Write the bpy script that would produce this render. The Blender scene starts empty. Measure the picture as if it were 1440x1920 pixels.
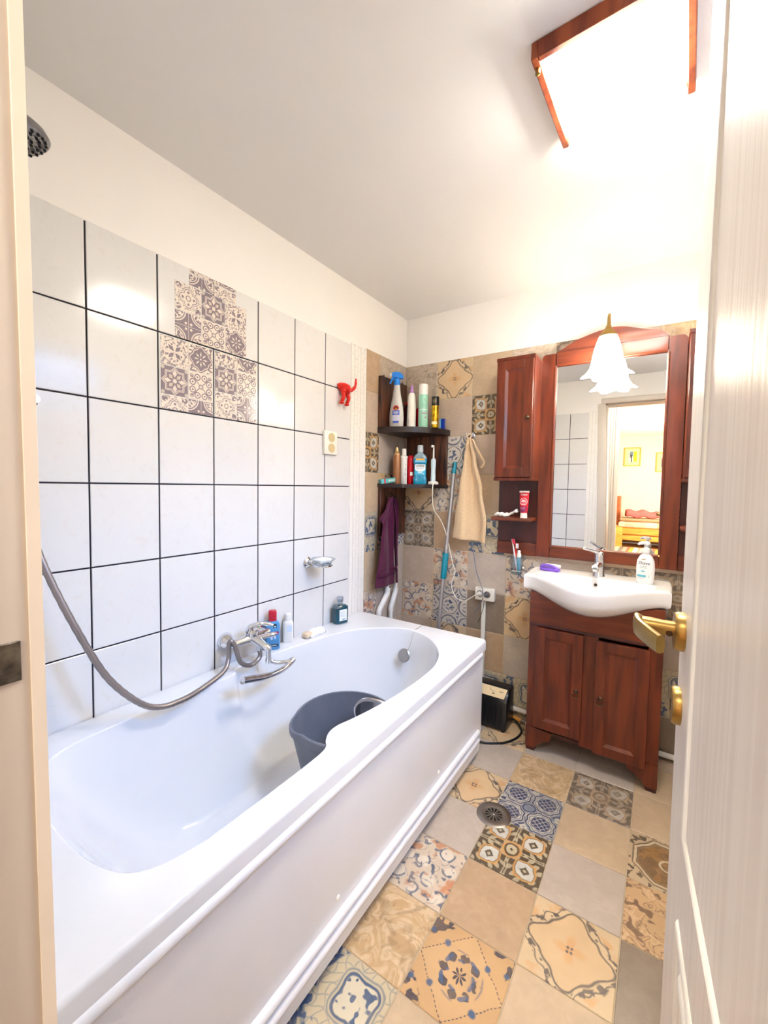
import bpy, bmesh, math, random
from mathutils import Vector, Matrix
random.seed(7)
SC = bpy.context.scene
COL = SC.collection
PI = math.pi

# ---------------------------------------------------------------- camera
CAM = Vector((1.37341, -0.02873, 1.25057))
YAW, PITCH, ROLL, FPX = 0.5830, -0.0490, 0.0165, 780.33
YB, H, XR, YF = 2.2607, 2.29, 1.68, 0.10        # back wall, ceiling, right wall, front wall
cd = bpy.data.cameras.new('camera')
cam = bpy.data.objects.new('camera', cd)
COL.objects.link(cam)
cy_, sy_, cp_, sp_, cr_, sr_ = (math.cos(YAW), math.sin(YAW), math.cos(PITCH), math.sin(PITCH), math.cos(ROLL), math.sin(ROLL))
fwd = Vector((-sy_ * cp_, cy_ * cp_, sp_))
rt = Vector((cy_, sy_, 0))
up = rt.cross(fwd)
rt2, up2 = rt * cr_ + up * sr_, up * cr_ - rt * sr_
cam.matrix_world = Matrix(((rt2.x, up2.x, -fwd.x, CAM.x), (rt2.y, up2.y, -fwd.y, CAM.y), (rt2.z, up2.z, -fwd.z, CAM.z), (0, 0, 0, 1)))
cd.sensor_fit = 'VERTICAL'
cd.sensor_height = 24.0
cd.lens = FPX / 1920 * 24.0
cd.shift_x = -4.16 / 1920
cd.shift_y = -11.18 / 1920
cd.clip_start = 0.01
SC.camera = cam

# ---------------------------------------------------------------- world, lights, exposure
w = bpy.data.worlds.new('sky')
SC.world = w
w.use_nodes = True
# overcast blue sky darkened low down so daylight fades up the walls; it reaches the room through the high bathroom window only
SKY_COL, SKY_STRENGTH = (0.25, 0.49, 1.0), 32.0
wt_ = w.node_tree
tc_ = wt_.nodes.new('ShaderNodeTexCoord')
sx_ = wt_.nodes.new('ShaderNodeSeparateXYZ')
wt_.links.new(tc_.outputs['Generated'], sx_.inputs[0])
mr_ = wt_.nodes.new('ShaderNodeMapRange')
mr_.interpolation_type = 'SMOOTHSTEP'
mr_.inputs['From Min'].default_value = 0.08
mr_.inputs['From Max'].default_value = 0.62
wt_.links.new(sx_.outputs[2], mr_.inputs['Value'])
mc_ = wt_.nodes.new('ShaderNodeMix')
mc_.data_type = 'RGBA'
ci_ = [i for i in mc_.inputs if i.type == 'RGBA']
ci_[0].default_value = (0.012, 0.012, 0.012, 1)
ci_[1].default_value = (*SKY_COL, 1)
wt_.links.new(mr_.outputs[0], mc_.inputs[0])
wt_.links.new([o for o in mc_.outputs if o.type == 'RGBA'][0], wt_.nodes['Background'].inputs[0])
wt_.nodes['Background'].inputs[1].default_value = SKY_STRENGTH
SC.view_settings.view_transform = 'Standard'
SC.view_settings.look = 'None'
SC.view_settings.exposure = 1.38
SC.view_settings.gamma = 1.0
SC.view_settings.use_curve_mapping = False


def area(name, loc, direction, sx, sy, power, col, spread=PI):
    l = bpy.data.lights.new(name, 'AREA')
    l.shape = 'RECTANGLE'
    l.size, l.size_y, l.energy, l.color, l.spread = sx, sy, power, col, spread
    o = bpy.data.objects.new(name, l)
    COL.objects.link(o)
    o.location = loc
    o.rotation_euler = Vector(direction).to_track_quat('-Z', 'Y').to_euler()
    return o


# daylight outside the bathroom window in the right wall, and two added area lights brightening bedroom and hall
WY0, WY1, WZ0, WZ1 = 0.72, 1.24, 1.64, 2.03       # window opening high in the right wall
pl_ = area('window_portal', (XR + 0.061, (WY0 + WY1) / 2, (WZ0 + WZ1) / 2), (-1, 0, 0), WY1 - WY0, WZ1 - WZ0, 1.0, (1, 1, 1))
pl_.data.cycles.is_portal = True
area('bedroom_fill', (2.5, -4.2, 1.6), (-1, -0.1, -0.1), 1.6, 1.6, 105.0, (1.0, 0.93, 0.82))  # area light added inside the closed bedroom; no window is built there
area('hall_fill', (1.3, -0.52, 2.45), (0, 0, -1), 0.5, 0.4, 7.5, (1.0, 0.92, 0.80))  # added area light to brighten the hall; no lamp is built there

CEIL_EMIT, TULIP_EMIT, LAMP_COL = 36.0, 14.0, (1.0, 0.96, 0.88)


# ================================================================= helpers
def lin(c):
    r = []
    for x in c:
        x /= 255.0
        r.append(x / 12.92 if x <= 0.04045 else ((x + 0.055) / 1.055) ** 2.4)
    return tuple(r)


def rgba(c):
    return (*lin(c), 1.0)


def sock(node, *names):
    for n in names:
        if n in node.inputs:
            return node.inputs[n]
    return None


def new_mat(name):
    m = bpy.data.materials.new(name)
    m.use_nodes = True
    return m, m.node_tree, m.node_tree.nodes['Principled BSDF']


def pr(name, col, rough=0.5, metal=0.0, var=0.08, scale=12.0, coat=0.0, bump=0.0, stretch=(1, 1, 1), trans=0.0, ior=1.45, col2=None, sheen=0.0, sss=0.0, detail=3.0, bscale=None):
    m, t, p = new_mat(name)
    n = t.nodes
    tc = n.new('ShaderNodeTexCoord')
    mp = n.new('ShaderNodeMapping')
    mp.inputs['Scale'].default_value = stretch
    t.links.new(tc.outputs['Object'], mp.inputs[0])
    nz = n.new('ShaderNodeTexNoise')
    nz.inputs['Scale'].default_value = scale
    nz.inputs['Detail'].default_value = detail
    t.links.new(mp.outputs[0], nz.inputs['Vector'])
    rp = n.new('ShaderNodeValToRGB')
    a = lin(col)
    b = lin(col2) if col2 else tuple(x * (1 - 2 * var) for x in a)
    rp.color_ramp.elements[0].color = (*b, 1)
    rp.color_ramp.elements[1].color = (*a, 1)
    rp.color_ramp.elements[0].position = 0.36
    rp.color_ramp.elements[1].position = 0.62
    t.links.new(nz.outputs[0], rp.inputs[0])
    t.links.new(rp.outputs[0], p.inputs['Base Color'])
    p.inputs['Roughness'].default_value = rough
    p.inputs['Metallic'].default_value = metal
    p.inputs['IOR'].default_value = ior
    if coat:
        p.inputs['Coat Weight'].default_value = coat
        p.inputs['Coat Roughness'].default_value = 0.08
    if trans:
        p.inputs['Transmission Weight'].default_value = trans
    if sheen:
        p.inputs['Sheen Weight'].default_value = sheen
    if sss:
        p.inputs['Subsurface Weight'].default_value = sss
        p.inputs['Subsurface Radius'].default_value = (0.02, 0.015, 0.01)
    if bump:
        bp = n.new('ShaderNodeBump')
        bp.inputs['Strength'].default_value = bump
        bp.inputs['Distance'].default_value = 0.002
        src = nz
        if bscale:
            src = n.new('ShaderNodeTexNoise')
            src.inputs['Scale'].default_value = bscale
            src.inputs['Detail'].default_value = 2.0
            t.links.new(mp.outputs[0], src.inputs['Vector'])
        t.links.new(src.outputs[0], bp.inputs['Height'])
        t.links.new(bp.outputs[0], p.inputs['Normal'])
    return m


def clear_mat(name, tint, gloss=0.12, rough=0.03):
    """thin clear glass or plastic: light passes straight, the surface still reflects"""
    m, t, p = new_mat(name)
    n = t.nodes
    tr = n.new('ShaderNodeBsdfTransparent')
    tr.inputs[0].default_value = (*lin(tint), 1)
    gl = n.new('ShaderNodeBsdfGlossy')
    gl.inputs['Roughness'].default_value = rough
    fr = n.new('ShaderNodeLayerWeight')
    fr.inputs[0].default_value = 0.5
    pw = n.new('ShaderNodeMath')
    pw.operation = 'POWER'
    pw.inputs[1].default_value = 4.0
    t.links.new(fr.outputs['Facing'], pw.inputs[0])
    ad = n.new('ShaderNodeMath')
    ad.operation = 'MULTIPLY_ADD'
    ad.inputs[1].default_value = 0.9
    ad.inputs[2].default_value = gloss * 0.4
    t.links.new(pw.outputs[0], ad.inputs[0])
    mx = n.new('ShaderNodeMixShader')
    t.links.new(ad.outputs[0], mx.inputs[0])
    t.links.new(tr.outputs[0], mx.inputs[1])
    t.links.new(gl.outputs[0], mx.inputs[2])
    t.links.new(mx.outputs[0], n['Material Output'].inputs[0])
    return m


def glow(name, col, strength, mot=0.0, half=None):
    m, t, p = new_mat(name)
    n = t.nodes
    p.inputs['Base Color'].default_value = (0.8, 0.76, 0.68, 1)
    p.inputs['Roughness'].default_value = 0.25
    p.inputs['Emission Color'].default_value = (*col, 1)
    p.inputs['Emission Strength'].default_value = strength
    if half:
        # the bulb sits in the middle: the rim of the glass glows less
        tc = n.new('ShaderNodeTexCoord')
        sp = n.new('ShaderNodeSeparateXYZ')
        t.links.new(tc.outputs['Object'], sp.inputs[0])
        E.T = t
        d = mx(abs(E(sp.outputs[0])), abs(E(sp.outputs[1]))) / half
        mr = n.new('ShaderNodeMapRange')
        mr.interpolation_type = 'SMOOTHSTEP'
        for k_, v_ in (('From Min', 0.70), ('From Max', 0.99), ('To Min', 1.0), ('To Max', 0.012)):
            mr.inputs[k_].default_value = v_
        t.links.new(d.s, mr.inputs['Value'])
        ml_ = n.new('ShaderNodeMath')
        ml_.operation = 'MULTIPLY'
        ml_.inputs[1].default_value = strength
        t.links.new(mr.outputs[0], ml_.inputs[0])
        t.links.new(ml_.outputs[0], p.inputs['Emission Strength'])
    if mot:
        nz = n.new('ShaderNodeTexNoise')
        nz.inputs['Scale'].default_value = 9.0
        bp = n.new('ShaderNodeBump')
        bp.inputs['Strength'].default_value = mot
        t.links.new(nz.outputs[0], bp.inputs['Height'])
        t.links.new(bp.outputs[0], p.inputs['Normal'])
    return m


# ---- mesh building
def V(*a):
    return Vector(a)


def BM():
    return bmesh.new()


def box(bm, c, s, bev=0.0, seg=2, M=None):
    t = bmesh.new()
    bmesh.ops.create_cube(t, size=1.0)
    for v in t.verts:
        v.co = Vector((v.co.x * s[0], v.co.y * s[1], v.co.z * s[2]))
    if bev:
        bmesh.ops.bevel(t, geom=list(t.edges), offset=bev, segments=seg, profile=0.5, affect='EDGES')
    for v in t.verts:
        v.co += Vector(c)
    if M:
        t.transform(M)
    join(bm, t)


def span(bm, a, b, bev=0.0, seg=2, M=None):
    box(bm, [(x + y) / 2 for x, y in zip(a, b)], [abs(y - x) for x, y in zip(a, b)], bev, seg, M)


def join(bm, t, mi=None):
    t.verts.index_update()
    vs = [bm.verts.new(v.co) for v in t.verts]
    for f in t.faces:
        try:
            nf = bm.faces.new([vs[v.index] for v in f.verts])
            nf.material_index = f.material_index if mi is None else mi
        except ValueError:
            pass
    t.free()


def loft(bm, rings, closed=True, cap0=True, cap1=True):
    R = [[bm.verts.new(p) for p in r] for r in rings]
    n = len(R[0])
    for a, b in zip(R[:-1], R[1:]):
        for i in range(n if closed else n - 1):
            j = (i + 1) % n
            try:
                bm.faces.new((a[i], a[j], b[j], b[i]))
            except ValueError:
                pass
    if closed and cap0:
        bm.faces.new(list(reversed(R[0])))
    if closed and cap1:
        bm.faces.new(R[-1])
    return R


def lathe(bm, prof, loc=(0, 0, 0), n=24, axis=(0, 0, 1), sx=1.0, sy=1.0, rot=0.0):
    q = Vector((0, 0, 1)).rotation_difference(Vector(axis).normalized()).to_matrix()
    rings = []
    for r, z in prof:
        rr = max(r, 0.0004)
        rings.append([Vector(loc) + q @ Vector((rr * sx * math.cos(2 * PI * i / n + rot), rr * sy * math.sin(2 * PI * i / n + rot), z)) for i in range(n)])
    loft(bm, rings)


def ringlathe(bm, prof, loc, n=36):
    loft(bm, [[Vector(loc) + Vector((r * math.cos(2 * PI * i / n), r * math.sin(2 * PI * i / n), z)) for i in range(n)] for r, z in prof], True, False, False)


def tube(bm, pts, r, n=10, cap=True):
    pts = [Vector(p) for p in pts]
    N = len(pts)
    rs = r if isinstance(r, (list, tuple)) else [r] * N
    tang = [(pts[min(i + 1, N - 1)] - pts[max(i - 1, 0)]).normalized() for i in range(N)]
    a = tang[0].orthogonal().normalized()
    rings = []
    for i in range(N):
        a = (a - tang[i] * a.dot(tang[i])).normalized()
        b = tang[i].cross(a)
        rings.append([pts[i] + (a * math.cos(2 * PI * k / n) + b * math.sin(2 * PI * k / n)) * rs[i] for k in range(n)])
    loft(bm, rings, True, cap, cap)


def spl(pts, n=8, closed=False):
    pts = [Vector(p) for p in pts]
    N = len(pts)
    out = []
    for i in range(N if closed else N - 1):
        g = (lambda k: pts[k % N]) if closed else (lambda k: pts[max(0, min(N - 1, k))])
        p0, p1, p2, p3 = g(i - 1), g(i), g(i + 1), g(i + 2)
        for k in range(n):
            t = k / n
            out.append(0.5 * ((2 * p1) + (p2 - p0) * t + (2 * p0 - 5 * p1 + 4 * p2 - p3) * t * t + (3 * p1 - p0 - 3 * p2 + p3) * t ** 3))
    if not closed:
        out.append(pts[-1])
    return out


def prism(bm, pts, f0, f1):
    """extrude a polygon of 2D points: f0, f1 map (a, b) to 3D for the two ends"""
    loft(bm, [[Vector(f0(a, b)) for a, b in pts], [Vector(f1(a, b)) for a, b in pts]])


def ball(bm, c, r, s=(1, 1, 1), n=12):
    prof = [(math.sin(PI * k / n), -math.cos(PI * k / n)) for k in range(n + 1)]
    rings = [[Vector(c) + Vector((r * s[0] * max(q, .001) * math.cos(2 * PI * i / (2 * n)), r * s[1] * max(q, .001) * math.sin(2 * PI * i / (2 * n)), r * s[2] * z)) for i in range(2 * n)] for q, z in prof]
    loft(bm, rings)


def sheet(bm, rows):
    R = [[bm.verts.new(p) for p in r] for r in rows]
    for a, b in zip(R[:-1], R[1:]):
        for i in range(len(a) - 1):
            bm.faces.new((a[i], a[i + 1], b[i + 1], b[i]))


WL = {}     # world location of each root


def finish(name, bm, mats, parent=None, loc=None, ang=38, norm=True):
    if norm:
        bmesh.ops.recalc_face_normals(bm, faces=list(bm.faces))
    L = WL[parent.name] if parent else Vector(loc or (0, 0, 0))
    if L.length > 0:
        bmesh.ops.translate(bm, verts=list(bm.verts), vec=-L)
    c = math.cos(math.radians(ang))
    for f in bm.faces:
        f.smooth = True
    for e in bm.edges:
        if len(e.link_faces) == 2:
            if e.link_faces[0].normal.dot(e.link_faces[1].normal) < c:
                e.smooth = False
    me = bpy.data.meshes.new(name)
    bm.to_mesh(me)
    bm.free()
    for m in (mats if isinstance(mats, (list, tuple)) else [mats]):
        me.materials.append(m)
    o = bpy.data.objects.new(name, me)
    COL.objects.link(o)
    if parent:
        o.parent = parent
    else:
        o.location = L
    WL[o.name] = L
    return o


def tag(o, label=None, cat=None, group=None, kind=None):
    if label: o['label'] = label
    if cat: o['category'] = cat
    if group: o['group'] = group
    if kind: o['kind'] = kind
    return o


def thing(name, loc, label, cat, group=None):
    o = bpy.data.objects.new(name, None)
    o.empty_display_size = 0.05
    COL.objects.link(o)
    o.location = loc
    WL[o.name] = Vector(loc)
    return tag(o, label, cat, group)


def text(s, size, mapf, mat, parent, name='lettering', align='CENTER', bold=0.0, shear=0.0, xs=1.0):
    """flat lettering laid on a surface; mapf takes (x, y) in metres on the label to a world point"""
    cu = bpy.data.curves.new('lettering_curve', 'FONT')
    cu.body, cu.size, cu.align_x, cu.align_y, cu.offset, cu.shear = s, size, align, 'CENTER', bold, shear
    cu.resolution_u = 3
    to = bpy.data.objects.new('lettering_tmp', cu)
    COL.objects.link(to)
    dg = bpy.context.evaluated_depsgraph_get()
    me = bpy.data.meshes.new_from_object(to.evaluated_get(dg))
    bpy.data.objects.remove(to)
    bpy.data.curves.remove(cu)
    bm = bmesh.new()
    bm.from_mesh(me)
    bpy.data.meshes.remove(me)
    for v in bm.verts:
        v.co = Vector(mapf(v.co.x * xs, v.co.y))
    return finish(name, bm, mat, parent, norm=False)


# ---- maths in shader nodes
class E:
    T = None

    def __init__(self, s):
        self.s = s

    @staticmethod
    def op(o, *a, clamp=False):
        n = E.T.nodes.new('ShaderNodeMath')
        n.operation = o
        n.use_clamp = clamp
        for i, x in enumerate(a):
            if isinstance(x, E):
                E.T.links.new(x.s, n.inputs[i])
            else:
                n.inputs[i].default_value = x
        return E(n.outputs[0])

    def __add__(a, b): return E.op('ADD', a, b)
    __radd__ = __add__
    def __sub__(a, b): return E.op('SUBTRACT', a, b)
    def __rsub__(a, b): return E.op('SUBTRACT', b, a)
    def __mul__(a, b): return E.op('MULTIPLY', a, b)
    __rmul__ = __mul__
    def __truediv__(a, b): return E.op('DIVIDE', a, b)
    def __abs__(a): return E.op('ABSOLUTE', a)


def mx(a, b): return E.op('MAXIMUM', a, b)
def mn(a, b): return E.op('MINIMUM', a, b)
def sqrt(a): return E.op('SQRT', a)
def sin(a): return E.op('SINE', a)
def cos(a): return E.op('COSINE', a)
def hyp(a, b): return sqrt(E.op('MULTIPLY_ADD', a, a, b * b))
def below(d, w, aa=0.04): return E.op('MULTIPLY_ADD', d, -1 / aa, w / aa + 0.5, clamp=True) if not isinstance(w, E) else E.op('MULTIPLY_ADD', w - d, 1 / aa, 0.5, clamp=True)
def above(d, w, aa=0.04): return E.op('MULTIPLY_ADD', d, 1 / aa, -w / aa + 0.5, clamp=True) if not isinstance(w, E) else E.op('MULTIPLY_ADD', d - w, 1 / aa, 0.5, clamp=True)
def band(d, w, aa=0.03): return below(abs(d), w / 2, aa)
def circ(u, v, x, y): return hyp(u - x, v - y)


class Ctx:
    pass


def noise(c, sc, off=0.0, detail=2.0, dist=0.0):
    cb = E.T.nodes.new('ShaderNodeCombineXYZ')
    for i, x in enumerate((c.u0, c.v0, c.rnd * 41.0 + off)):
        E.T.links.new(x.s, cb.inputs[i])
    n = E.T.nodes.new('ShaderNodeTexNoise')
    n.inputs['Scale'].default_value = sc
    n.inputs['Detail'].default_value = detail
    n.inputs['Distortion'].default_value = dist
    E.T.links.new(cb.outputs[0], n.inputs['Vector'])
    return E(n.outputs[0])


def voro(c, sc):
    cb = E.T.nodes.new('ShaderNodeCombineXYZ')
    for i, x in enumerate((c.u, c.v, c.rnd * 3.0)):
        E.T.links.new(x.s, cb.inputs[i])
    n = E.T.nodes.new('ShaderNodeTexVoronoi')
    n.inputs['Scale'].default_value = sc
    E.T.links.new(cb.outputs[0], n.inputs['Vector'])
    return E(n.outputs[0])


def tile_mat(name, fn, rough=0.38, wob=0.05, wear=0.35, mottle=0.16, sat=1.0, coat=0.0, bump=0.15):
    m, t, p = new_mat(name)
    E.T = t
    n = t.nodes
    uv = n.new('ShaderNodeUVMap')
    sp = n.new('ShaderNodeSeparateXYZ')
    t.links.new(uv.outputs[0], sp.inputs[0])
    oi = n.new('ShaderNodeObjectInfo')
    c = Ctx()
    c.rnd = E(oi.outputs['Random'])
    c.u0 = E.op('MULTIPLY_ADD', E(sp.outputs[0]), 2.0, -1.0)
    c.v0 = E.op('MULTIPLY_ADD', E(sp.outputs[1]), 2.0, -1.0)
    c.u, c.v = c.u0, c.v0
    if wob:
        c.u = E.op('MULTIPLY_ADD', noise(c, 2.6, 3.0), wob * 2.4, c.u0 + (-wob * 1.2))
        c.v = E.op('MULTIPLY_ADD', noise(c, 2.6, 9.0), wob * 2.4, c.v0 + (-wob * 1.2))
    c.a, c.b = abs(c.u), abs(c.v)
    base, layers = fn(c)
    prev = None

    def mixc(fac, A, B, blend='MIX'):
        x = n.new('ShaderNodeMix')
        x.data_type = 'RGBA'
        x.blend_type = blend
        ins = [i for i in x.inputs if i.type == 'RGBA']
        if isinstance(fac, E): t.links.new(fac.s, x.inputs[0])
        else: x.inputs[0].default_value = fac
        for i, q in ((0, A), (1, B)):
            if isinstance(q, tuple): ins[i].default_value = (*q, 1)
            else: t.links.new(q, ins[i])
        return [o for o in x.outputs if o.type == 'RGBA'][0]
    cur = lin(base)
    wearf = None
    if layers and wear:
        wearf = E.op('MULTIPLY_ADD', noise(c, 2.2, 17.0, 4.0), -wear * 4, 1.0 + wear * 1.55, clamp=True)
    for mask, col in layers:
        mk = mask if wearf is None else mask * wearf
        cur = mixc(mk, cur if not isinstance(cur, tuple) else cur, lin(col))
    # uneven glaze: soft cloudy tone
    mo = noise(c, 1.3, 29.0, 5.0)
    g = E.op('MULTIPLY_ADD', mo, mottle * 2.2, 1.0 - mottle * 1.15)
    cb = n.new('ShaderNodeCombineXYZ')
    for i in range(3):
        t.links.new(g.s, cb.inputs[i])
    cur = mixc(1.0, cur, cb.outputs[0], 'MULTIPLY')
    t.links.new(cur, p.inputs['Base Color'])
    p.inputs['Roughness'].default_value = rough
    if coat:
        p.inputs['Coat Weight'].default_value = coat
    if bump:
        bp = n.new('ShaderNodeBump')
        bp.inputs['Strength'].default_value = bump
        bp.inputs['Distance'].default_value = 0.001
        nb = noise(c, 7.0, 5.0, 2.0)
        t.links.new(nb.s, bp.inputs['Height'])
        t.links.new(bp.outputs[0], p.inputs['Normal'])
    return m


# ---- the printed patterns of the patchwork tiles
def p_plain(col):
    return lambda c: (col, [(above(noise(c, 3.2, 2, 5.0, 1.0), 0.56, 0.25) * 0.35, tuple(min(255, x + 22) for x in col))])


def p_swirl(col, hi):
    def f(c):
        n1 = noise(c, 0.8, 1, 3.0, 2.6)
        return col, [(band(n1 - 0.56, 0.09, 0.07) * 0.8, hi), (below(noise(c, 1.3, 6, 3.0, 1.6), 0.42, 0.1) * 0.6, tuple(int(x * .82) for x in col)), (band(n1 - 0.42, 0.05, 0.05) * 0.55, hi)]
    return f


def polar(c):
    return hyp(c.u, c.v), E.op('ARCTAN2', c.v, c.u)


def p_medallion(base, ink, tint, corner):
    def f(c):
        r, th = polar(c)
        c4 = cos(th * 4.0)
        R = E.op('MULTIPLY_ADD', c4, 0.13, 0.80) + cos(th * 8.0) * 0.045
        out = r - R
        R2 = R + 0.17 + sin(abs(th * 14.0)) * 0.035
        leaf = above(noise(c, 5.5, 3, 1.0), 0.54, 0.05) * above(out, 0.05) * below(r - R2, 0.06)
        pet = below(r, E.op('MULTIPLY_ADD', abs(cos(th * 2.0)), 0.24, 0.10), 0.16)
        return base, [(above(out, 0.02, 0.05) * 0.9, corner), (above(noise(c, 2.0, 8, 2.0), 0.6, 0.1) * above(out, 0.2, 0.08) * 0.6, tint), (band(out, 0.055, 0.035), ink), (band(r - R2, 0.035, 0.03) * above(out, 0.03), ink), (leaf, ink),
                      (pet * 0.55, tint), (below(hyp(c.a - 0.05, c.b - 0.05), 0.035, 0.03), ink)]
    return f


def p_moroccan(dark, ring, loz, leaf):
    def f(c):
        a, b = c.a, c.b
        d = mx(abs(a - 0.52), abs(b - 0.52)) * 0.72 + (abs(a - 0.52) + abs(b - 0.52)) * 0.42 - cos((a - b) * 9.0) * 0.03
        r, th = polar(c)
        lf = above(sin(a * 17.0 + b * 5.0) * sin(b * 17.0 + a * 5.0), 0.25, 0.2)
        dd = abs(a - 0.52) + abs(b - 0.52)
        edge = band(mn(a, b) - 0.035, 0.04, 0.02) * above(r, 0.3)
        edge2 = above(mx(a, b), 0.955, 0.02)
        return dark, [(lf * 0.8, leaf), (edge * 0.7, leaf), (below(d, 0.42), ring), (below(d, 0.35), dark), (below(d, 0.325), loz),
                      (above(noise(c, 5.0, 4, 2.0), 0.58, 0.06) * below(d, 0.3) * 0.45, (165, 172, 180)), (below(dd, 0.15), dark), (below(dd, 0.06), leaf),
                      (below(r, 0.31), ring), (below(r, 0.235), dark), (lf * below(r, 0.2), leaf), (edge2 * 0.6, dark)]
    return f


def p_blue_circles(base, blue, mid):
    def f(c):
        a, b = c.a, c.b
        r = circ(a, b, 0.5, 0.5)
        th = E.op('ARCTAN2', b - 0.5, a - 0.5)
        sc = r + cos(th * 8.0) * 0.025
        lat = mx(band(sin((a + b) * 17.0), 0.5, 0.3), band(sin((a - b) * 17.0), 0.5, 0.3))
        spk = above(noise(c, 6.0, 5, 1.0), 0.53, 0.04) * above(sc, 0.5)
        dia = hyp(c.u, c.v)
        return base, [(spk, blue), (above(noise(c, 7.0, 15, 1.0), 0.6, 0.04) * above(sc, 0.47), mid), (below(r, 0.31), blue), (lat * below(r, 0.28) * 0.85, base),
                      (band(sc - 0.37, 0.045), mid), (band(sc - 0.45, 0.05), blue), (band(sc - 0.52, 0.03), mid), (below(dia, 0.2), mid), (band(dia - 0.2, 0.04), blue)]
    return f


def p_floral(base, ink, rust, cream):
    spots = [(-.72, .70, .20), (-.25, .78, .17), (.42, .66, .24), (.78, .2, .2), (-.62, .08, .24), (-.05, .12, .22), (.3, -.35, .26), (-.5, -.55, .26), (.76, -.7, .2), (.1, -.82, .17), (-.86, -.9, .15)]

    def f(c):
        L = []
        cr = mnr = None
        for i, (x, y, r) in enumerate(spots):
            d = circ(c.u, c.v, x, y) - r * 0.9
            cr = d if cr is None else mn(cr, d)
            d2 = circ(c.u, c.v, x + .05 * (-1) ** i, y + .05) - r * 0.9
            mnr = d2 if mnr is None else mn(mnr, d2)
        curl = band(mnr, 0.06, 0.04) * above(noise(c, 2.4, 3, 1.0), 0.5, 0.06)
        return base, [(below(cr, 0.0, 0.06), cream), (above(noise(c, 1.9, 7, 2.0), 0.585, 0.05) * 0.85, rust), (curl, ink), (above(noise(c, 4.6, 13, 1.0), 0.64, 0.03), ink), (band(noise(c, 2.6, 31, 0.0) - 0.5, 0.018, 0.02) * above(noise(c, 1.5, 44, 0.0), 0.5, .05) * 0.8, ink)]
    return f


def p_diamond(base, ink, blue, hi):
    def f(c):
        a, b = c.a, c.b
        r, th = polar(c)
        l1 = a + b
        sw = th * 4.0 + r * 5.0
        fl = above(cos(th * 8.0) * 0.55 + sin(r * 20.0) * 0.6, 0.22, 0.15) * below(r, 0.54, 0.05) * above(noise(c, 5.0, 2, 1.0), 0.40, 0.06)
        fl2 = above(sin(abs(th) * 4.0 + 0.8) * sin(r * 26.0), 0.35, 0.2) * band(r - 0.40, 0.24, 0.05)
        cd_ = circ(a, b, 0.92, 0.92)
        cf = above(noise(c, 5.2, 9, 1.0), 0.5, 0.05) * above(l1, 1.38, 0.05) * below(cd_, 0.42, 0.05)
        return base, [(below(l1, 1.0, 0.05) * 0.35, hi), (band(l1 - 1.0, 0.03, 0.02) * above(sin((a - b) * 50.0), -0.3, 0.4), ink), (fl, ink), (fl2 * 0.9, blue), (cf, ink), (below(circ(a, b, 0.5, 0.5), 0.075), blue),
                      (below(circ(a, b, 0.92, 0.6), 0.06), blue)]
    return f


def p_scroll(base, blue, mid, cream):
    def f(c):
        a, b = c.a, c.b
        rc = circ(c.u, c.v, 0.35, 0.3)
        th = E.op('ARCTAN2', c.v - 0.3, c.u - 0.35)
        lob = rc + cos(th * 4.0) * 0.06
        q = circ(c.u, c.v, -1.0, -1.0)
        q2 = circ(c.u, c.v, -0.95, 0.75)
        net = mx(band(sin(c.u * 13.0 + sin(c.v * 9.0)), 0.4, 0.3), band(sin(c.v * 13.0 + sin(c.u * 9.0)), 0.4, 0.3))
        inside = below(lob, 0.42)
        leafs = above(noise(c, 4.4, 4, 1.0), 0.55, 0.04)
        return base, [(net * above(lob, 0.6) * 0.75, mid), (inside * 0.8, cream), (leafs * inside, blue), (band(lob - 0.46, 0.07), blue), (band(lob - 0.56, 0.05), mid), (band(q - 0.75, 0.09), mid), (band(q - 0.62, 0.04), blue),
                      (band(q2 - 0.42, 0.08), blue), (leafs * below(q2, 0.36), mid), (leafs * above(rc, 0.95), blue)]
    return f


def p_star(base, blue, bandc, rust):
    def f(c):
        a, b = c.a, c.b
        ast = sqrt(abs(a - 0.5) + 0.001) + sqrt(abs(b - 0.5) + 0.001)
        x = circ(a, b, 0.0, 0.0)
        y = circ(a, b, 1.0, 1.0)
        z = mn(circ(a, b, 1.0, 0.0), circ(a, b, 0.0, 1.0))
        fl = above(noise(c, 7.0, 3, 1.0), 0.5, 0.05)
        return base, [(band(z - 0.5, 0.16, 0.03), bandc), (band(x - 0.5, 0.16, 0.03), bandc), (band(z - 0.42, 0.035), blue), (band(x - 0.58, 0.035), blue), (band(y - 0.42, 0.03), blue),
                      (below(ast, 0.84), base), (band(ast - 0.84, 0.07, 0.04), blue), (fl * below(ast, 0.62), blue), (fl * below(x, 0.3), blue), (fl * below(y, 0.32), blue), (fl * below(z, 0.28) * 0.8, blue), (below(y, 0.07), rust)]
    return f


def p_octagon(base, brown, ink, cream):
    def f(c):
        a, b = c.a, c.b
        o = mx(mx(a, b), (a + b) * 0.72)
        mot = above(noise(c, 3.0, 3, 4.0, 1.0), 0.5, 0.12)
        return base, [(below(o, 0.74), brown), (mot * below(o, 0.72) * 0.6, ink), (band(o - 0.76, 0.035), ink), (band(o - 0.82, 0.03), cream), (band(o - 0.88, 0.035), ink), (above(noise(c, 5.0, 8, 1.0), 0.56, 0.04) * above(o, 0.93), ink), (band(hyp(c.u, c.v) - 0.2, 0.06), cream)]
    return f


def p_ghost(base, ink, hi):
    def f(c):
        n1 = noise(c, 2.0, 3, 2.0, 1.5)
        return base, [(band(n1 - 0.5, 0.03, 0.03) * 0.9, ink), (band(n1 - 0.6, 0.05, 0.03) * 0.7, hi), (above(noise(c, 3.4, 12, 1.0), 0.62, 0.04), ink)]
    return f


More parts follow.
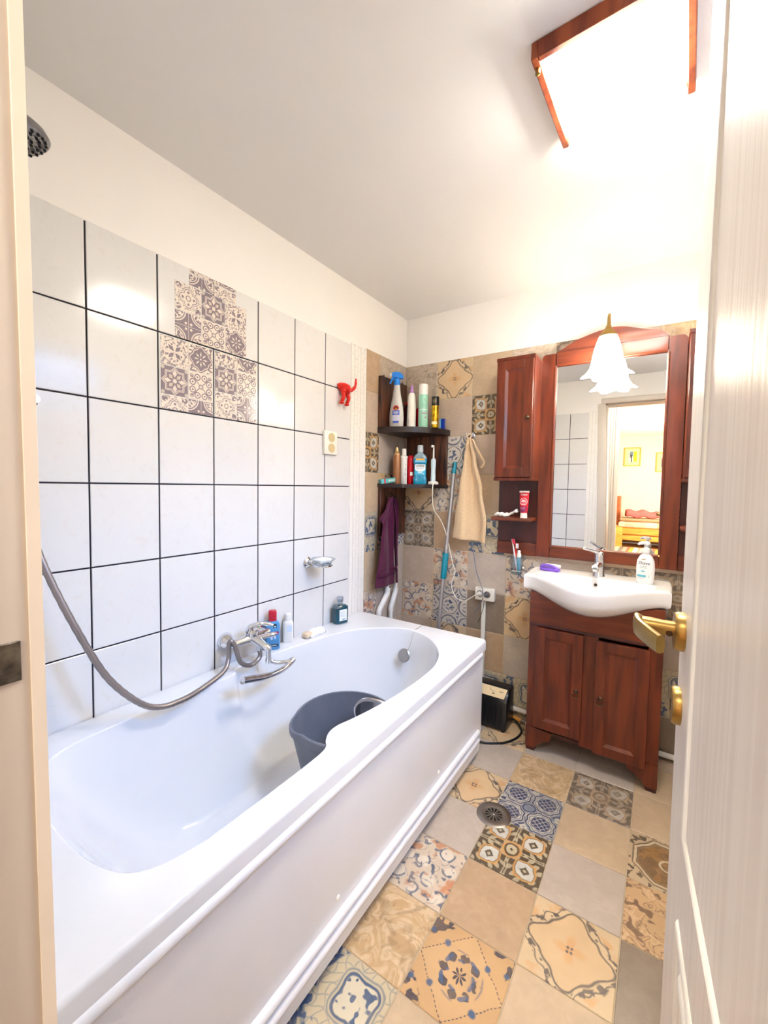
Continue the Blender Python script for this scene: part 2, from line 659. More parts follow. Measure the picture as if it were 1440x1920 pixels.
TM = {}
TM['beige'] = tile_mat('tile_beige', p_plain((192, 168, 138)))
TM['sand'] = tile_mat('tile_sand', p_plain((180, 151, 119)))
TM['grey'] = tile_mat('tile_grey', p_plain((184, 170, 156)))
TM['taupe'] = tile_mat('tile_taupe', p_plain((188, 168, 148)))
TM['dim'] = tile_mat('tile_dim', p_plain((134, 118, 102)))
TM['swirl'] = tile_mat('tile_swirl', p_swirl((190, 158, 116), (214, 190, 156)), wear=0)
TM['greyswirl'] = tile_mat('tile_greyswirl', p_swirl((178, 160, 140), (204, 190, 172)), wear=0)
TM['medal'] = tile_mat('tile_medallion', p_medallion((208, 178, 138), (96, 84, 78), (206, 150, 96), (205, 182, 146)), wear=0.16)
TM['morocco'] = tile_mat('tile_moroccan', p_moroccan((92, 76, 58), (202, 152, 92), (204, 200, 188), (190, 176, 146)), wear=0.10)
TM['mutmor'] = tile_mat('tile_moroccan_faded', p_moroccan((112, 98, 84), (186, 160, 128), (194, 184, 170), (178, 162, 140)), wear=0.42, wob=0.09)
TM['blue'] = tile_mat('tile_blue_circles', p_blue_circles((190, 182, 164), (52, 62, 98), (122, 128, 138)), wear=0.08)
TM['floral'] = tile_mat('tile_floral', p_floral((204, 186, 164), (96, 102, 118), (190, 124, 80), (216, 204, 186)), wear=0.30)
TM['diamond'] = tile_mat('tile_diamond', p_diamond((196, 158, 112), (78, 70, 74), (70, 92, 124), (206, 172, 128)), wear=0.14)
TM['scroll'] = tile_mat('tile_scroll', p_scroll((200, 184, 152), (74, 92, 122), (140, 140, 136), (212, 202, 178)), wear=0.15)
TM['star'] = tile_mat('tile_star', p_star((198, 190, 178), (58, 72, 104), (198, 182, 150), (180, 120, 80)), wear=0.22)
TM['octagon'] = tile_mat('tile_octagon', p_octagon((190, 168, 136), (150, 112, 70), (92, 76, 62), (206, 190, 160)), wear=0.15)
TM['ghost'] = tile_mat('tile_ghost', p_ghost((194, 160, 120), (120, 94, 74), (212, 184, 148)), wear=0.2)
TM['white'] = tile_mat('tile_white_glazed', lambda c: ((222, 219, 215), [(above(noise(c, 2.2, 3, 4.0, 2.2), 0.62, 0.12) * 0.28, (214, 204, 192))]), rough=0.13, wob=0, wear=0, mottle=0.015, bump=0.05)


# purple grey adhesive tile prints
PALE, INK = (226, 213, 198), (134, 119, 126)


def half_lines(c):
    return band(mn(c.a, c.b), 0.02, 0.02) * 0.35


def s_fleur(c):
    a, b = c.a, c.b
    p, q = (a + b) * 0.7, abs(a - b) * 0.7
    leaf = below(q + abs(p - 0.34) * 0.5, 0.15, 0.03) * above(p, 0.1)
    tri = below(abs(q - 0.2) + abs(p - 0.5) * 0.8, 0.08, 0.03)
    return PALE, [(leaf, INK), (tri, INK), (band(p - 0.86 + q * 0.4, 0.06) * above(noise(c, 5, 2, 1), 0.48, .05), INK), (above(noise(c, 6, 3, 1.0), 0.56, 0.05) * above(mx(a, b), 0.55) * 0.8, INK), (half_lines(c), (170, 160, 160))]


def s_flower(c):
    r, th = polar(c)
    c4 = cos(th * 4.0)
    R = 0.76 - c4 * -0.06 + cos(th * 8.0) * 0.05
    pet = below(abs(r - 0.36) * 0.32 + abs(sin(th * 4.0)) * r * 0.26, 0.062, 0.03) * above(r, 0.1)
    return INK, [(band(r - R, 0.06, 0.03), PALE), (above(r, R + 0.1) * above(noise(c, 6, 2, 1.0), 0.47, 0.05), PALE), (pet, PALE), (below(r, 0.07), PALE), (above(mx(c.a, c.b), 0.95), PALE)]


def s_star(c):
    a, b = c.a, c.b
    p, q = mx(a, b), mn(a, b)
    st = mn(a + b, mx(a, b) * 1.42)
    d = mn((a + b) * 0.72, E.op('MULTIPLY_ADD', p, 1.0, q * 0.25))
    heart = below(abs(q) + abs(p - 0.52) * 0.6, 0.16, 0.03)
    dl = (a + b) * 0.7
    arrow = below(abs(a - b) * 0.6 + abs(dl - 0.40) * 0.6, 0.12, 0.03)
    return INK, [(below(st, 0.98), PALE), (below(st, 0.92), INK), (below(st, 0.86), PALE), (below(st, 0.80), INK), (heart, PALE), (arrow, (206, 190, 172)), (below(hyp(c.u, c.v), 0.15), PALE), (below(circ(a, b, 0.85, 0.85), 0.13), (200, 188, 176)), (half_lines(c), (170, 160, 160))]


def s_scroll(c):
    a, b = c.a, c.b
    p = (a + b) * 0.7
    c1 = circ(a, b, 0.66, 0.28)
    c2 = circ(a, b, 0.28, 0.66)
    cc = mn(c1, c2)
    stem = band(abs(a - b), 0.09, 0.03) * above(p, 0.16) * below(p, 1.05)
    return PALE, [(band(cc - 0.21, 0.075, 0.03), INK), (below(circ(a, b, 0.72, 0.72), 0.14), INK), (below(circ(a, b, 0.72, 0.74), 0.07), PALE), (stem, INK), (below(cc, 0.07), INK), (below(abs(hyp(a, b) - 0.14) + abs(sin(E.op('ARCTAN2', c.v, c.u) * 4.0)) * 0.06, 0.08), INK), (half_lines(c), (190, 178, 172))]


def s_rosette(c):
    a, b = c.a, c.b
    r, th = polar(c)
    R = E.op('MULTIPLY_ADD', abs(cos(th * 2.0)), 0.22, 0.42)
    sp = below(circ(a, b, 0.72, 0.72), 0.2)
    return PALE, [(band(r - R, 0.055, 0.03), INK), (band(r - R - 0.13, 0.035, 0.03), INK), (sp * above(noise(c, 5, 3, 1.0), 0.45, .05), INK), (band(r - 0.17, 0.06, 0.03), INK), (below(circ(mx(a, b), mn(a, b), 0.42, 0.0), 0.09), INK), (above(noise(c, 6, 5, 1.0), 0.6, 0.04) * above(r, 0.62) * 0.7, INK), (half_lines(c), (190, 178, 172))]


def s_quarter(c):
    # four quarter-round plates, each sub-square turned another way
    x = E.op('FRACT', c.u0 * 0.5 + 0.5)
    fu = abs(c.u0) * 1.0
    fv = abs(c.v0) * 1.0
    k = circ(fu, c.b, 1.0, 1.0)
    return INK, [(below(k, 0.82), PALE), (below(k, 0.74), INK), (below(k, 0.66), PALE), (above(noise(c, 6, 4, 1.0), 0.5, 0.06) * below(k, 0.6), INK), (below(circ(c.a, c.b, 0.2, 0.2), 0.09), PALE), (band(mn(c.a, c.b), 0.025, 0.02), PALE)]


STK = {k: tile_mat('print_' + k, f, rough=0.16, wob=0.02, wear=0, mottle=0.05, bump=0) for k, f in dict(fleur=s_fleur, flower=s_flower, star=s_star, scroll=s_scroll, rosette=s_rosette, quarter=s_quarter).items()}

# ---- plain materials
M = {}
M['plaster'] = pr('plaster_white', (240, 235, 228), 0.85, var=0.012, scale=2.0, bump=0.05, bscale=60)
M['ceilpaint'] = pr('ceiling_paint', (232, 229, 225), 0.9, var=0.01, scale=2.0)
M['blackgrout'] = pr('black_grout', (26, 20, 30), 0.8, var=0.05)
M['palegrout'] = pr('pale_grout', (196, 178, 150), 0.85, var=0.1, scale=20)
M['listello'] = pr('white_listello', (240, 235, 226), 0.22, var=0.02, scale=25, bump=0.3, bscale=90)
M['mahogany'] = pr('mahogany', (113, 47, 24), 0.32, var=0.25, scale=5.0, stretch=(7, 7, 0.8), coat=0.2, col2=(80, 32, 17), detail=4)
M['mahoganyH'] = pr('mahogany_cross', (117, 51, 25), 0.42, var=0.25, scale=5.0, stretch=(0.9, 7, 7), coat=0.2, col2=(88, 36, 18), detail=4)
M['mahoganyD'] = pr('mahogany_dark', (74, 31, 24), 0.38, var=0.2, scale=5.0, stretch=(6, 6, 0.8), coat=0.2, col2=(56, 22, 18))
M['darkwood'] = pr('dark_stained_wood', (96, 52, 28), 0.45, var=0.3, scale=6, stretch=(8, 8, 1), col2=(40, 21, 14), coat=0.2)
M['shelfwood'] = pr('black_stained_wood', (40, 24, 20), 0.45, var=0.3, scale=6, stretch=(1, 6, 6), col2=(22, 13, 12), coat=0.25)
M['acrylic'] = pr('white_acrylic', (227, 227, 228), 0.12, var=0.004, coat=0.3)
M['panelwhite'] = pr('white_panel', (236, 236, 238), 0.22, var=0.006)
M['ceramic'] = pr('white_ceramic', (243, 241, 238), 0.1, var=0.004, coat=0.4)
M['chrome'] = pr('chrome', (226, 228, 232), 0.09, metal=1.0, var=0.02)
M['steel'] = pr('brushed_steel', (176, 172, 168), 0.3, metal=1.0, var=0.06, scale=30)
M['brass'] = pr('aged_brass', (172, 142, 84), 0.34, metal=1.0, var=0.08, scale=18, col2=(146, 118, 66))
M['bronze'] = pr('dark_bronze', (96, 78, 60), 0.35, metal=1.0, var=0.1)
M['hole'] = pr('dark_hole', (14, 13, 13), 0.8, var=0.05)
M['greyplastic'] = pr('grey_plastic', (112, 116, 128), 0.42, var=0.05, scale=9)
M['hosegrey'] = pr('hose_metal', (150, 142, 140), 0.34, metal=0.75, var=0.05)
M['whiteplastic'] = pr('white_plastic', (238, 234, 226), 0.35, var=0.02)
M['cream'] = pr('cream_plastic', (238, 232, 216), 0.35, var=0.02)
M['black'] = pr('black_plastic', (16, 17, 22), 0.3, var=0.1)
M['navy'] = pr('navy_plastic', (24, 30, 62), 0.35, var=0.05)
M['red'] = pr('red_plastic', (222, 34, 20), 0.35, var=0.04)
M['wine'] = pr('wine_red_plastic', (120, 20, 34), 0.3, var=0.05)
M['mirror'] = pr('mirror_silver', (244, 245, 244), 0.0, metal=1.0, var=0.0)
M['doorpaint'] = pr('whitewashed_wood', (238, 231, 222), 0.36, var=0.05, scale=3, stretch=(34, 34, 0.7), col2=(229, 220, 211), bump=0.3, detail=5)
M['framepaint'] = pr('cream_gloss_paint', (214, 202, 188), 0.4, var=0.03, scale=3)
M['teal'] = pr('teal_plastic', (16, 138, 158), 0.4, var=0.05)
M['alu'] = pr('grey_pole', (170, 166, 164), 0.38, metal=0.5, var=0.04)
M['purpletowel'] = pr('plum_terry', (88, 16, 56), 0.95, var=0.2, scale=160, bump=0.8, sheen=0.08, col2=(66, 11, 44))
M['tantowel'] = pr('tan_terry', (228, 198, 158), 0.95, var=0.07, scale=160, bump=0.6, sheen=0.3)
M['pvc'] = pr('white_pvc', (234, 232, 228), 0.3, var=0.02)
M['clear'] = clear_mat('clear_glass', (240, 245, 248), 0.3)
M['pane'] = clear_mat('window_pane', (250, 252, 255), 0.05)
M['mouldpaint'] = pr('cream_moulding_paint', (244, 238, 226), 0.35, var=0.015, scale=6)
M['bowlsteel'] = pr('bright_steel', (205, 205, 208), 0.12, metal=1.0, var=0.03)
M['print_dark'] = pr('dark_print', (28, 32, 40), 0.5, var=0.05)
M['print_white'] = pr('white_print', (244, 244, 242), 0.5, var=0.02)
M['print_blue'] = pr('blue_print', (70, 176, 208), 0.5, var=0.02)


def simple(name, col, rough=0.35, **k):
    if name not in M:
        M[name] = pr(name, col, rough, var=k.pop('var', 0.03), **k)
    return M[name]


# ================================================================= room shell
def shell(name, boxes, mat, kind='structure'):
    bm = BM()
    for a, b in boxes:
        span(bm, a, b)
    o = finish(name, bm, mat)
    return tag(o, kind=kind)


T = 0.10
ZC = 2.50       # ceiling of the hall and bedroom
wall_left = shell('wall_left', [((-T, YF, 0), (-0.004, YB + T, H))], M['plaster'])
wall_back = shell('wall_back', [((-0.004, YB + 0.004, 0), (XR + T, YB + T, H))], M['plaster'])
TR = 0.055
wall_right = shell('wall_right', [((XR, YF - 0.004, 0), (XR + TR, WY0, H + 0.01)), ((XR, WY1, 0), (XR + TR, YB + 0.006, H + 0.01)), ((XR, WY0, 0), (XR + TR, WY1, WZ0)), ((XR, WY0, WZ1), (XR + TR, WY1, H + 0.01))], M['plaster'])
FX0, FX1, FZ1 = 0.870, 1.500, 2.10               # rough opening of the doorway
wall_front = shell('wall_front', [((-T, -0.10, 0), (FX0, YF - 0.004, ZC)), ((FX1, -0.10, 0), (XR + T, YF - 0.004, ZC)), ((FX0, -0.10, FZ1), (FX1, YF - 0.004, ZC))], M['plaster'])
ceiling = shell('ceiling', [((-T, YF - 0.004, H), (XR + T, YB + T, H + 0.08))], M['ceilpaint'])
floor = shell('floor', [((-T, -0.10, -0.08), (XR + T, YB + T, -0.005))], M['plaster'])

TCACHE = {}


def tile(parent, o, right, upv, w, h, mat, uv=(0, 0, 1, 1), th=0.0045, bev=0.0016, gap=0.0015):
    if mat == TM['white']:
        gap = 0.0024
    """one glazed tile; o is its lower left corner on the finished face"""
    key = (round(w, 4), round(h, 4), mat.name, uv, th)
    if key not in TCACHE:
        g, b = gap, bev
        me = bpy.data.meshes.new('tile')
        lo = [(g, g), (w - g, g), (w - g, h - g), (g, h - g)]
        hi = [(g + b, g + b), (w - g - b, g + b), (w - g - b, h - g - b), (g + b, h - g - b)]
        vs = [(x, y, -th) for x, y in lo] + [(x, y, -b * 0.7) for x, y in lo] + [(x, y, 0) for x, y in hi]
        fs = [(8, 9, 10, 11)] + [(4 + i, 4 + (i + 1) % 4, 8 + (i + 1) % 4, 8 + i) for i in range(4)] + [(i, (i + 1) % 4, 4 + (i + 1) % 4, 4 + i) for i in range(4)]
        me.from_pydata(vs, [], fs)
        ul = me.uv_layers.new(name='UVMap')
        for lp in me.loops:
            x, y, _ = vs[lp.vertex_index]
            ul.data[lp.index].uv = (uv[0] + (uv[2] - uv[0]) * x / w, uv[1] + (uv[3] - uv[1]) * y / h)
        me.materials.append(mat)
        TCACHE[key] = me
    ob = bpy.data.objects.new('tile', TCACHE[key])
    COL.objects.link(ob)
    R, U = Vector(right), Vector(upv)
    N = R.cross(U)
    Mx = Matrix(((R.x, U.x, N.x, o[0]), (R.y, U.y, N.y, o[1]), (R.z, U.z, N.z, o[2]), (0, 0, 0, 1)))
    ob.parent = parent
    ob.matrix_local = Matrix.Translation(-WL[parent.name]) @ Mx
    return ob


def grid_fill(parent, org, right, upv, xs, zs, pick, full=None, uvmode=False):
    """xs, zs: joint positions along right/up; pick(i, j) gives the material"""
    R, U = Vector(right), Vector(upv)
    for i in range(len(xs) - 1):
        for j in range(len(zs) - 1):
            m = pick(i, j)
            if m is None:
                continue
            w, h = xs[i + 1] - xs[i], zs[j + 1] - zs[j]
            uv = (0, 0, 1, 1)
            if uvmode:
                fu, fv = min(1, w / 0.225), min(1, h / 0.225)
                # first column/row is cut on its left/bottom, last one on its right
                uv = ((1 - fu) if i == 0 else 0, (1 - fv) if j == 0 else 0, 1 if i == 0 else fu, 1 if j == 0 else fv)
                uv = tuple(round(q, 3) for q in uv)
            o = Vector(org) + R * xs[i] + U * zs[j]
            tile(parent, o, right, upv, w, h, m, uv)


# left wall: white tiles 20 x 25 cm in black grout, then listello strip, then patchwork
g = BM(); span(g, (-0.0042, YF, 0.30), (-0.0022, 1.696, 1.977)); finish('grout', g, M['blackgrout'], wall_left)
ys = [YF, 0.3007, 0.5011, 0.7015, 0.9019, 1.1023, 1.3027, 1.5031, 1.700]
zs = [0.30] + [1.981 - 0.2458 * k for k in range(6, -1, -1)]
grid_fill(wall_left, (0, 0, 0), (0, 1, 0), (0, 0, 1), ys, zs, lambda i, j: TM['white'])
g = BM(); span(g, (-0.0042, 1.702, 0.25), (-0.0015, 1.836, 1.992)); finish('listello_bed', g, M['listello'], wall_left)
g = BM()
for k in range(5):
    y0 = 1.704 + 0.0262 * k
    z = 0.28 - (0.021 if k % 2 else 0)
    while z < 1.985:
        span(g, (-0.003, y0 + 0.001, max(z, 0.27) + 0.0008), (0.0005 + 0.0006 * (k % 2), y0 + 0.0252, min(z + 0.0415, 1.990)))
        z += 0.0425
tag(finish('listello_mosaic', g, M['listello'], wall_left, ang=20), kind='stuff')
g = BM(); span(g, (-0.0042, 1.836, 0), (-0.0018, YB + 0.003, 1.998)); finish('patchwork_grout', g, M['palegrout'], wall_left)
zb = [0.0] + [1.998 - 0.225 * k for k in range(8, -1, -1)]
LW = {0: ['sand', 'greyswirl', 'grey'], 1: ['taupe', 'taupe', 'grey'], 2: ['morocco', 'grey', 'grey'], 3: ['beige', 'medal', 'beige'], 4: ['scroll', 'scroll', 'star'], 5: ['beige', 'grey', 'grey'], 6: ['floral', 'grey', 'grey'], 7: ['taupe', 'grey', 'taupe'], 8: ['grey', 'taupe', 'grey']}
grid_fill(wall_left, (0, 0, 0), (0, 1, 0), (0, 0, 1), [1.838, 1.967, 2.192, YB - 0.001], zb, lambda i, j: TM[LW[8 - j][i]], uvmode=True)

# back wall patchwork
g = BM(); span(g, (-0.002, YB + 0.0018, 0), (XR, YB + 0.0045, 1.998)); finish('grout', g, M['palegrout'], wall_back)
BW = {0: ['greyswirl', 'medal', 'beige', 'greyswirl', 'mutmor', 'taupe', 'swirl', 'taupe'],
      1: ['taupe', 'taupe', 'morocco', 'grey', 'floral', 'grey', 'medal', 'taupe'],
      2: ['grey', 'star', 'taupe', 'mutmor', 'grey', 'scroll', 'grey', 'grey'],
      3: ['medal', 'floral', 'beige', 'grey', 'grey', 'grey', 'blue', 'beige'],
      4: ['mutmor', 'sand', 'scroll', 'taupe', 'grey', 'beige', 'taupe', 'grey'],
      5: ['taupe', 'floral', 'grey', 'floral', 'grey', 'mutmor', 'mutmor', 'grey'],
      6: ['floral', 'star', 'dim', 'medal', 'grey', 'grey', 'taupe', 'taupe'],
      7: ['taupe', 'medal', 'sand', 'grey', 'grey', 'sand', 'scroll', 'grey'],
      8: ['grey', 'ghost', 'scroll', 'scroll', 'grey', 'taupe', 'dim', 'grey']}
bx = [0.001] + [0.2188 + 0.225 * k for k in range(7)] + [XR]
grid_fill(wall_back, (0, YB, 0), (1, 0, 0), (0, 0, 1), bx, zb, lambda i, j: TM[BW[8 - j][i]], uvmode=True)

# front wall (seen only in the mirror): white tiles, listello strip
g = BM(); span(g, (0.0, YF - 0.0042, 0.30), (0.766, YF - 0.0022, 1.977)); finish('grout', g, M['blackgrout'], wall_front)
xs = [-0.770, -0.605, -0.405, -0.205, -0.002]
grid_fill(wall_front, (0, YF, 0), (-1, 0, 0), (0, 0, 1), xs, zs, lambda i, j: TM['white'])
g = BM()
for k in range(4):
    span(g, (0.774 + 0.0275 * k, YF - 0.0042, 0.28), (0.774 + 0.0275 * k + 0.0255, YF - 0.001 * (k % 2), 1.99), 0.001, 1)
finish('listello_strip', g, M['listello'], wall_front)

# floor patchwork
g = BM(); span(g, (0, -0.10, -0.0055), (XR, YB, -0.0025)); finish('grout', g, M['palegrout'], floor)
fx = [0.6546 + 0.225 * k for k in range(5)] + [XR]
fx = [0.4296] + fx
fy = [-0.10] + [1.9365 - 0.225 * k for k in range(9, -1, -1)] + [2.1615, YB]
# rows listed from the back wall towards the door; columns from the tub to the right wall
FR = {-2: ['grey', 'medal', 'grey', 'grey', 'taupe', 'grey', 'grey'], -1: ['grey', 'medal', 'grey', 'grey', 'beige', 'grey', 'taupe'],
      0: ['grey', 'grey', 'swirl', 'mutmor', 'beige', 'grey', 'taupe'], 1: ['grey', 'medal', 'blue', 'beige', 'octagon', 'grey', 'grey'],
      2: ['grey', 'grey', 'morocco', 'grey', 'ghost', 'beige', 'grey'], 3: ['grey', 'floral', 'sand', 'medal', 'dim', 'grey', 'grey'],
      4: ['grey', 'swirl', 'diamond', 'beige', 'mutmor', 'grey', 'grey'], 5: ['scroll', 'scroll', 'beige', 'blue', 'grey', 'grey', 'grey'],
      6: ['grey', 'sand', 'medal', 'grey', 'beige', 'grey', 'grey'], 7: ['grey', 'morocco', 'grey', 'star', 'grey', 'grey', 'grey'],
      8: ['grey', 'beige', 'swirl', 'grey', 'grey', 'grey', 'grey'], 9: ['grey'] * 7}


def fpick(i, j):
    return TM[FR[9 - j][min(i, 6)]]


grid_fill(floor, (0, 0, 0), (1, 0, 0), (0, 1, 0), fx, fy, fpick)

# window behind the open door, in the right wall
wf = 0.024
win = shell('window_1', [((XR + 0.022, WY0, WZ0), (XR + 0.050, WY0 + wf, WZ1)), ((XR + 0.022, WY1 - wf, WZ0), (XR + 0.050, WY1, WZ1)), ((XR + 0.022, WY0 + wf, WZ0), (XR + 0.050, WY1 - wf, WZ0 + wf)), ((XR + 0.022, WY0 + wf, WZ1 - wf), (XR + 0.050, WY1 - wf, WZ1))], M['whiteplastic'])
g = BM(); span(g, (XR + 0.034, WY0 + wf, WZ0 + wf), (XR + 0.038, WY1 - wf, WZ1 - wf)); finish('pane', g, M['pane'], win)

# door frame
def lean(bm):
    for v in bm.verts: v.co.x -= 0.026 * (v.co.z - 0.95)
fr = BM()
span(fr, (FX0, -0.10, 0), (0.938, YF + 0.004, 2.05), 0.006, 2); lean(fr)
span(fr, (1.450, -0.10, 0), (FX1, YF + 0.002, 2.05), 0.006, 2)
span(fr, (FX0, -0.10, 2.05), (FX1, YF + 0.004, FZ1), 0.006, 2)
trim = tag(finish('trim_1', fr, M['framepaint']), kind='structure')
fr = BM()
span(fr, (0.936, -0.08, 0), (0.949, 0.056, 2.04), 0.003, 1); lean(fr)
span(fr, (1.438, -0.08, 0), (1.450, 0.056, 2.038), 0.003, 1)
span(fr, (0.92, -0.08, 2.038), (1.450, 0.056, 2.05), 0.003, 1)
finish('door_stop', fr, M['framepaint'], trim)
fr = BM(); span(fr, (0.9375, 0.0945, 0.01), (0.9400, 0.1042, 2.04), 0.0003, 1); lean(fr); finish('lit_edge_strip', fr, pr('lit_edge_paint', (234, 223, 208), 0.4, var=0.02), trim)  # lighter paint puts the bright bevel of the jamb edge into the colour
fr = BM(); span(fr, (0.9365, 0.058, 1.084), (0.9395, 0.0885, 1.117), 0.0005, 1); lean(fr); finish('strike_plate', fr, pr('worn_strike', (120, 112, 100), 0.4, metal=0.7, var=0.35, scale=60, col2=(52, 48, 46)), trim)
# ---- the open door leaf, hinged on the right
TH = math.radians(86.0)
HX, HY, LW_ = 1.4450, 0.105, 0.5866
Dm = Matrix.Translation((HX, HY, 0)) @ Matrix(((-math.cos(TH), -math.sin(TH), 0, 0), (math.sin(TH), -math.cos(TH), 0, 0), (0, 0, 1, 0), (0, 0, 0, 1)))
# local axes: x along the leaf from the hinge, y out of the visible face, z up


def dpath(bm, pts, wd, ht, y0=0.0):
    """half-round moulding along a path on the door face"""
    rings = []
    n = len(pts)
    for i in range(n):
        p = Vector((pts[i][0], 0, pts[i][1]))
        a = Vector((pts[max(i - 1, 0)][0], 0, pts[max(i - 1, 0)][1]))
        b = Vector((pts[min(i + 1, n - 1)][0], 0, pts[min(i + 1, n - 1)][1]))
        t = (b - a).normalized()
        s = Vector((t.z, 0, -t.x))
        d1 = (p - a).normalized() if i else t
        k = 1 / max(0.5, abs(d1.dot(t)))
        rings.append([p + s * (wd * k * math.cos(q)) + Vector((0, y0 - 0.004 + ht * math.sin(q), 0)) for q in [-0.35 + (PI + 0.7) * j / 8 for j in range(9)]])
    loft(bm, rings)


bm = BM(); span(bm, (0, -0.040, 0.008), (LW_, 0, 2.035), 0.003, 2); bm.transform(Dm)
door = tag(finish('door_1', bm, M['doorpaint']), kind='structure')
XE = LW_ - 0.142
def rectp(x0, x1, z0, z1):
    return [((x0 + x1) / 2, z0), (x1, z0), (x1, z1), (x0, z1), (x0, z0), ((x0 + x1) / 2, z0)]
bm = BM(); dpath(bm, rectp(0.142, XE, 0.852, 1.93), 0.010, 0.010); bm.transform(Dm); finish('upper_moulding', bm, M['mouldpaint'], door)
bm = BM(); span(bm, (0.150, 0.0, 0.860), (XE - 0.008, 0.0025, 1.922)); bm.transform(Dm); finish('upper_panel', bm, M['doorpaint'], door)
bm = BM(); dpath(bm, rectp(0.120, LW_ - 0.120, 0.12, 0.722), 0.008, 0.008); bm.transform(Dm); finish('lower_moulding', bm, M['mouldpaint'], door)
bm = BM(); dpath(bm, rectp(0.158, LW_ - 0.158, 0.16, 0.690), 0.010, 0.008); bm.transform(Dm); finish('lower_moulding', bm, M['mouldpaint'], door)
# brass lever on a round rose, and a keyhole rose
SX = LW_ - 0.035
bm = BM(); lathe(bm, [(0.0, 0), (0.026, 0), (0.026, 0.007), (0.024, 0.011), (0.0, 0.0115)], (SX, 0.0, 1.060), 28, (0, 1, 0)); bm.transform(Dm)
rose = finish('handle_rose', bm, M['brass'], door)
bm = BM()
tube(bm, [(SX, 0.008, 1.062), (SX, 0.024, 1.062), (SX + 0.001, 0.038, 1.062), (SX + 0.002, 0.048, 1.062), (SX + 0.002, 0.052, 1.062)], [0.0105, 0.0105, 0.0115, 0.0115, 0.007], 16)
path = spl([(SX + 0.014, 0.050, 1.064), (SX + 0.002, 0.0545, 1.064), (SX - 0.018, 0.0535, 1.063), (SX - 0.040, 0.046, 1.062), (SX - 0.058, 0.037, 1.060), (SX - 0.068, 0.031, 1.059)], 5)
rings = []
for k, p in enumerate(path):
    t = k / (len(path) - 1)
    q0, q1 = path[max(k - 1, 0)], path[min(k + 1, len(path) - 1)]
    tg = (q1 - q0).normalized()
    sd_ = Vector((tg.y, -tg.x, 0)).normalized()
    hw, hh = 0.0042 + 0.0016 * t, (0.0135 - 0.002 * t) * (0.6 + 0.4 * min(1, t * 5))
    rings.append([p + sd_ * (hw * math.copysign(abs(math.cos(q)) ** .6, math.cos(q))) + Vector((0, 0, hh * math.copysign(abs(math.sin(q)) ** .6, math.sin(q)))) for q in [2 * PI * j / 16 for j in range(16)]])
loft(bm, rings)
bm.transform(Dm); finish('lever_handle', bm, M['brass'], door)
bm = BM(); lathe(bm, [(0, 0), (0.004, 0), (0.004, 0.0015), (0, 0.002)], (SX - 0.0100, 0.017, 1.058), 10, (-1, 0.0, -0.3)); bm.transform(Dm); finish('set_screw', bm, M['bronze'], door)
bm = BM(); lathe(bm, [(0.0, 0), (0.025, 0), (0.025, 0.006), (0.023, 0.010), (0.0, 0.0105)], (SX + 0.002, 0.0, 0.957), 28, (0, 1, 0)); bm.transform(Dm)
kr = finish('keyhole_rose', bm, M['brass'], door)
bm = BM(); lathe(bm, [(0, 0), (0.0035, 0), (0.0035, 0.0006), (0, 0.0006)], (SX + 0.002, 0.0103, 0.961), 10, (0, 1, 0)); box(bm, (SX + 0.002, 0.0105, 0.954), (0.003, 0.0008, 0.010)); bm.transform(Dm); finish('keyhole', bm, M['hole'], door)

# hall and bedroom behind the camera, seen in the mirror
YE = -6.80
warmwall = pr('bedroom_wall_paint', (236, 218, 188), 0.85, var=0.02, scale=2)
shell('floor_2', [((-1.6, YE, -0.08), (2.8, -0.10, -0.004))], pr('bedroom_floor', (176, 132, 84), 0.4, var=0.12, stretch=(6, 0.6, 1)))
shell('ceiling_2', [((-1.6, YE - T, ZC), (2.8, YF, ZC + 0.08))], M['plaster'])
shell('wall_rear', [((-1.6, YE - T, 0), (2.8, YE, ZC))], warmwall)
shell('wall_outer_left', [((-1.7, YE - T, 0), (-1.6, -0.1, ZC)), ((-1.7, -0.2, 0), (-T, -0.1, ZC))], warmwall)
shell('wall_outer_right', [((2.8, YE - T, 0), (2.9, 0.0, ZC)), ((XR + T, -0.1, 0), (2.9, 0.0, ZC))], warmwall)
hall = shell('wall_hall', [((-1.6, -1.06, 0), (0.935, -0.95, ZC)), ((1.9, -1.06, 0), (2.8, -0.95, ZC))], M['plaster'])
bm = BM()
for k in range(5):
    span(bm, (0.805 + 0.026 * k, -0.95, 0), (0.805 + 0.026 * k + 0.024, -0.938 + 0.006 * (k in (0, 4)), ZC), 0.004, 2)
span(bm, (0.930, -1.065, 0), (0.946, -0.94, ZC), 0.003, 1)
tag(finish('trim_2', bm, M['plaster']), kind='structure')

# ================================================================= bathtub
TX0, TX1, TY0, TY1, ZR = 0.002, 0.735, 0.106, 1.797, 0.556
tub = thing('bathtub', (0.36, 0.95, 0), 'white acrylic bathtub with a moulded front panel along the tiled wall', 'bathtub')
inner = [(0.104, 0.41), (0.098, 0.52), (0.098, 0.72), (0.100, 0.86), (0.100, 0.905), (0.088, 0.925), (0.064, 0.945), (0.058, 1.02), (0.070, 1.14), (0.098, 1.30), (0.130, 1.46), (0.185, 1.57), (0.270, 1.655), (0.36, 1.703), (0.455, 1.688), (0.545, 1.632), (0.622, 1.535), (0.664, 1.42), (0.674, 1.30), (0.668, 1.14), (0.652, 1.02), (0.634, 0.93), (0.621, 0.88), (0.622, 0.84), (0.640, 0.805), (0.663, 0.775), (0.668, 0.70), (0.666, 0.55), (0.660, 0.42), (0.625, 0.325), (0.54, 0.285), (0.42, 0.276), (0.31, 0.280), (0.21, 0.298), (0.140, 0.338)]
ic = spl([(x, y, 0) for x, y in inner], 5, True)


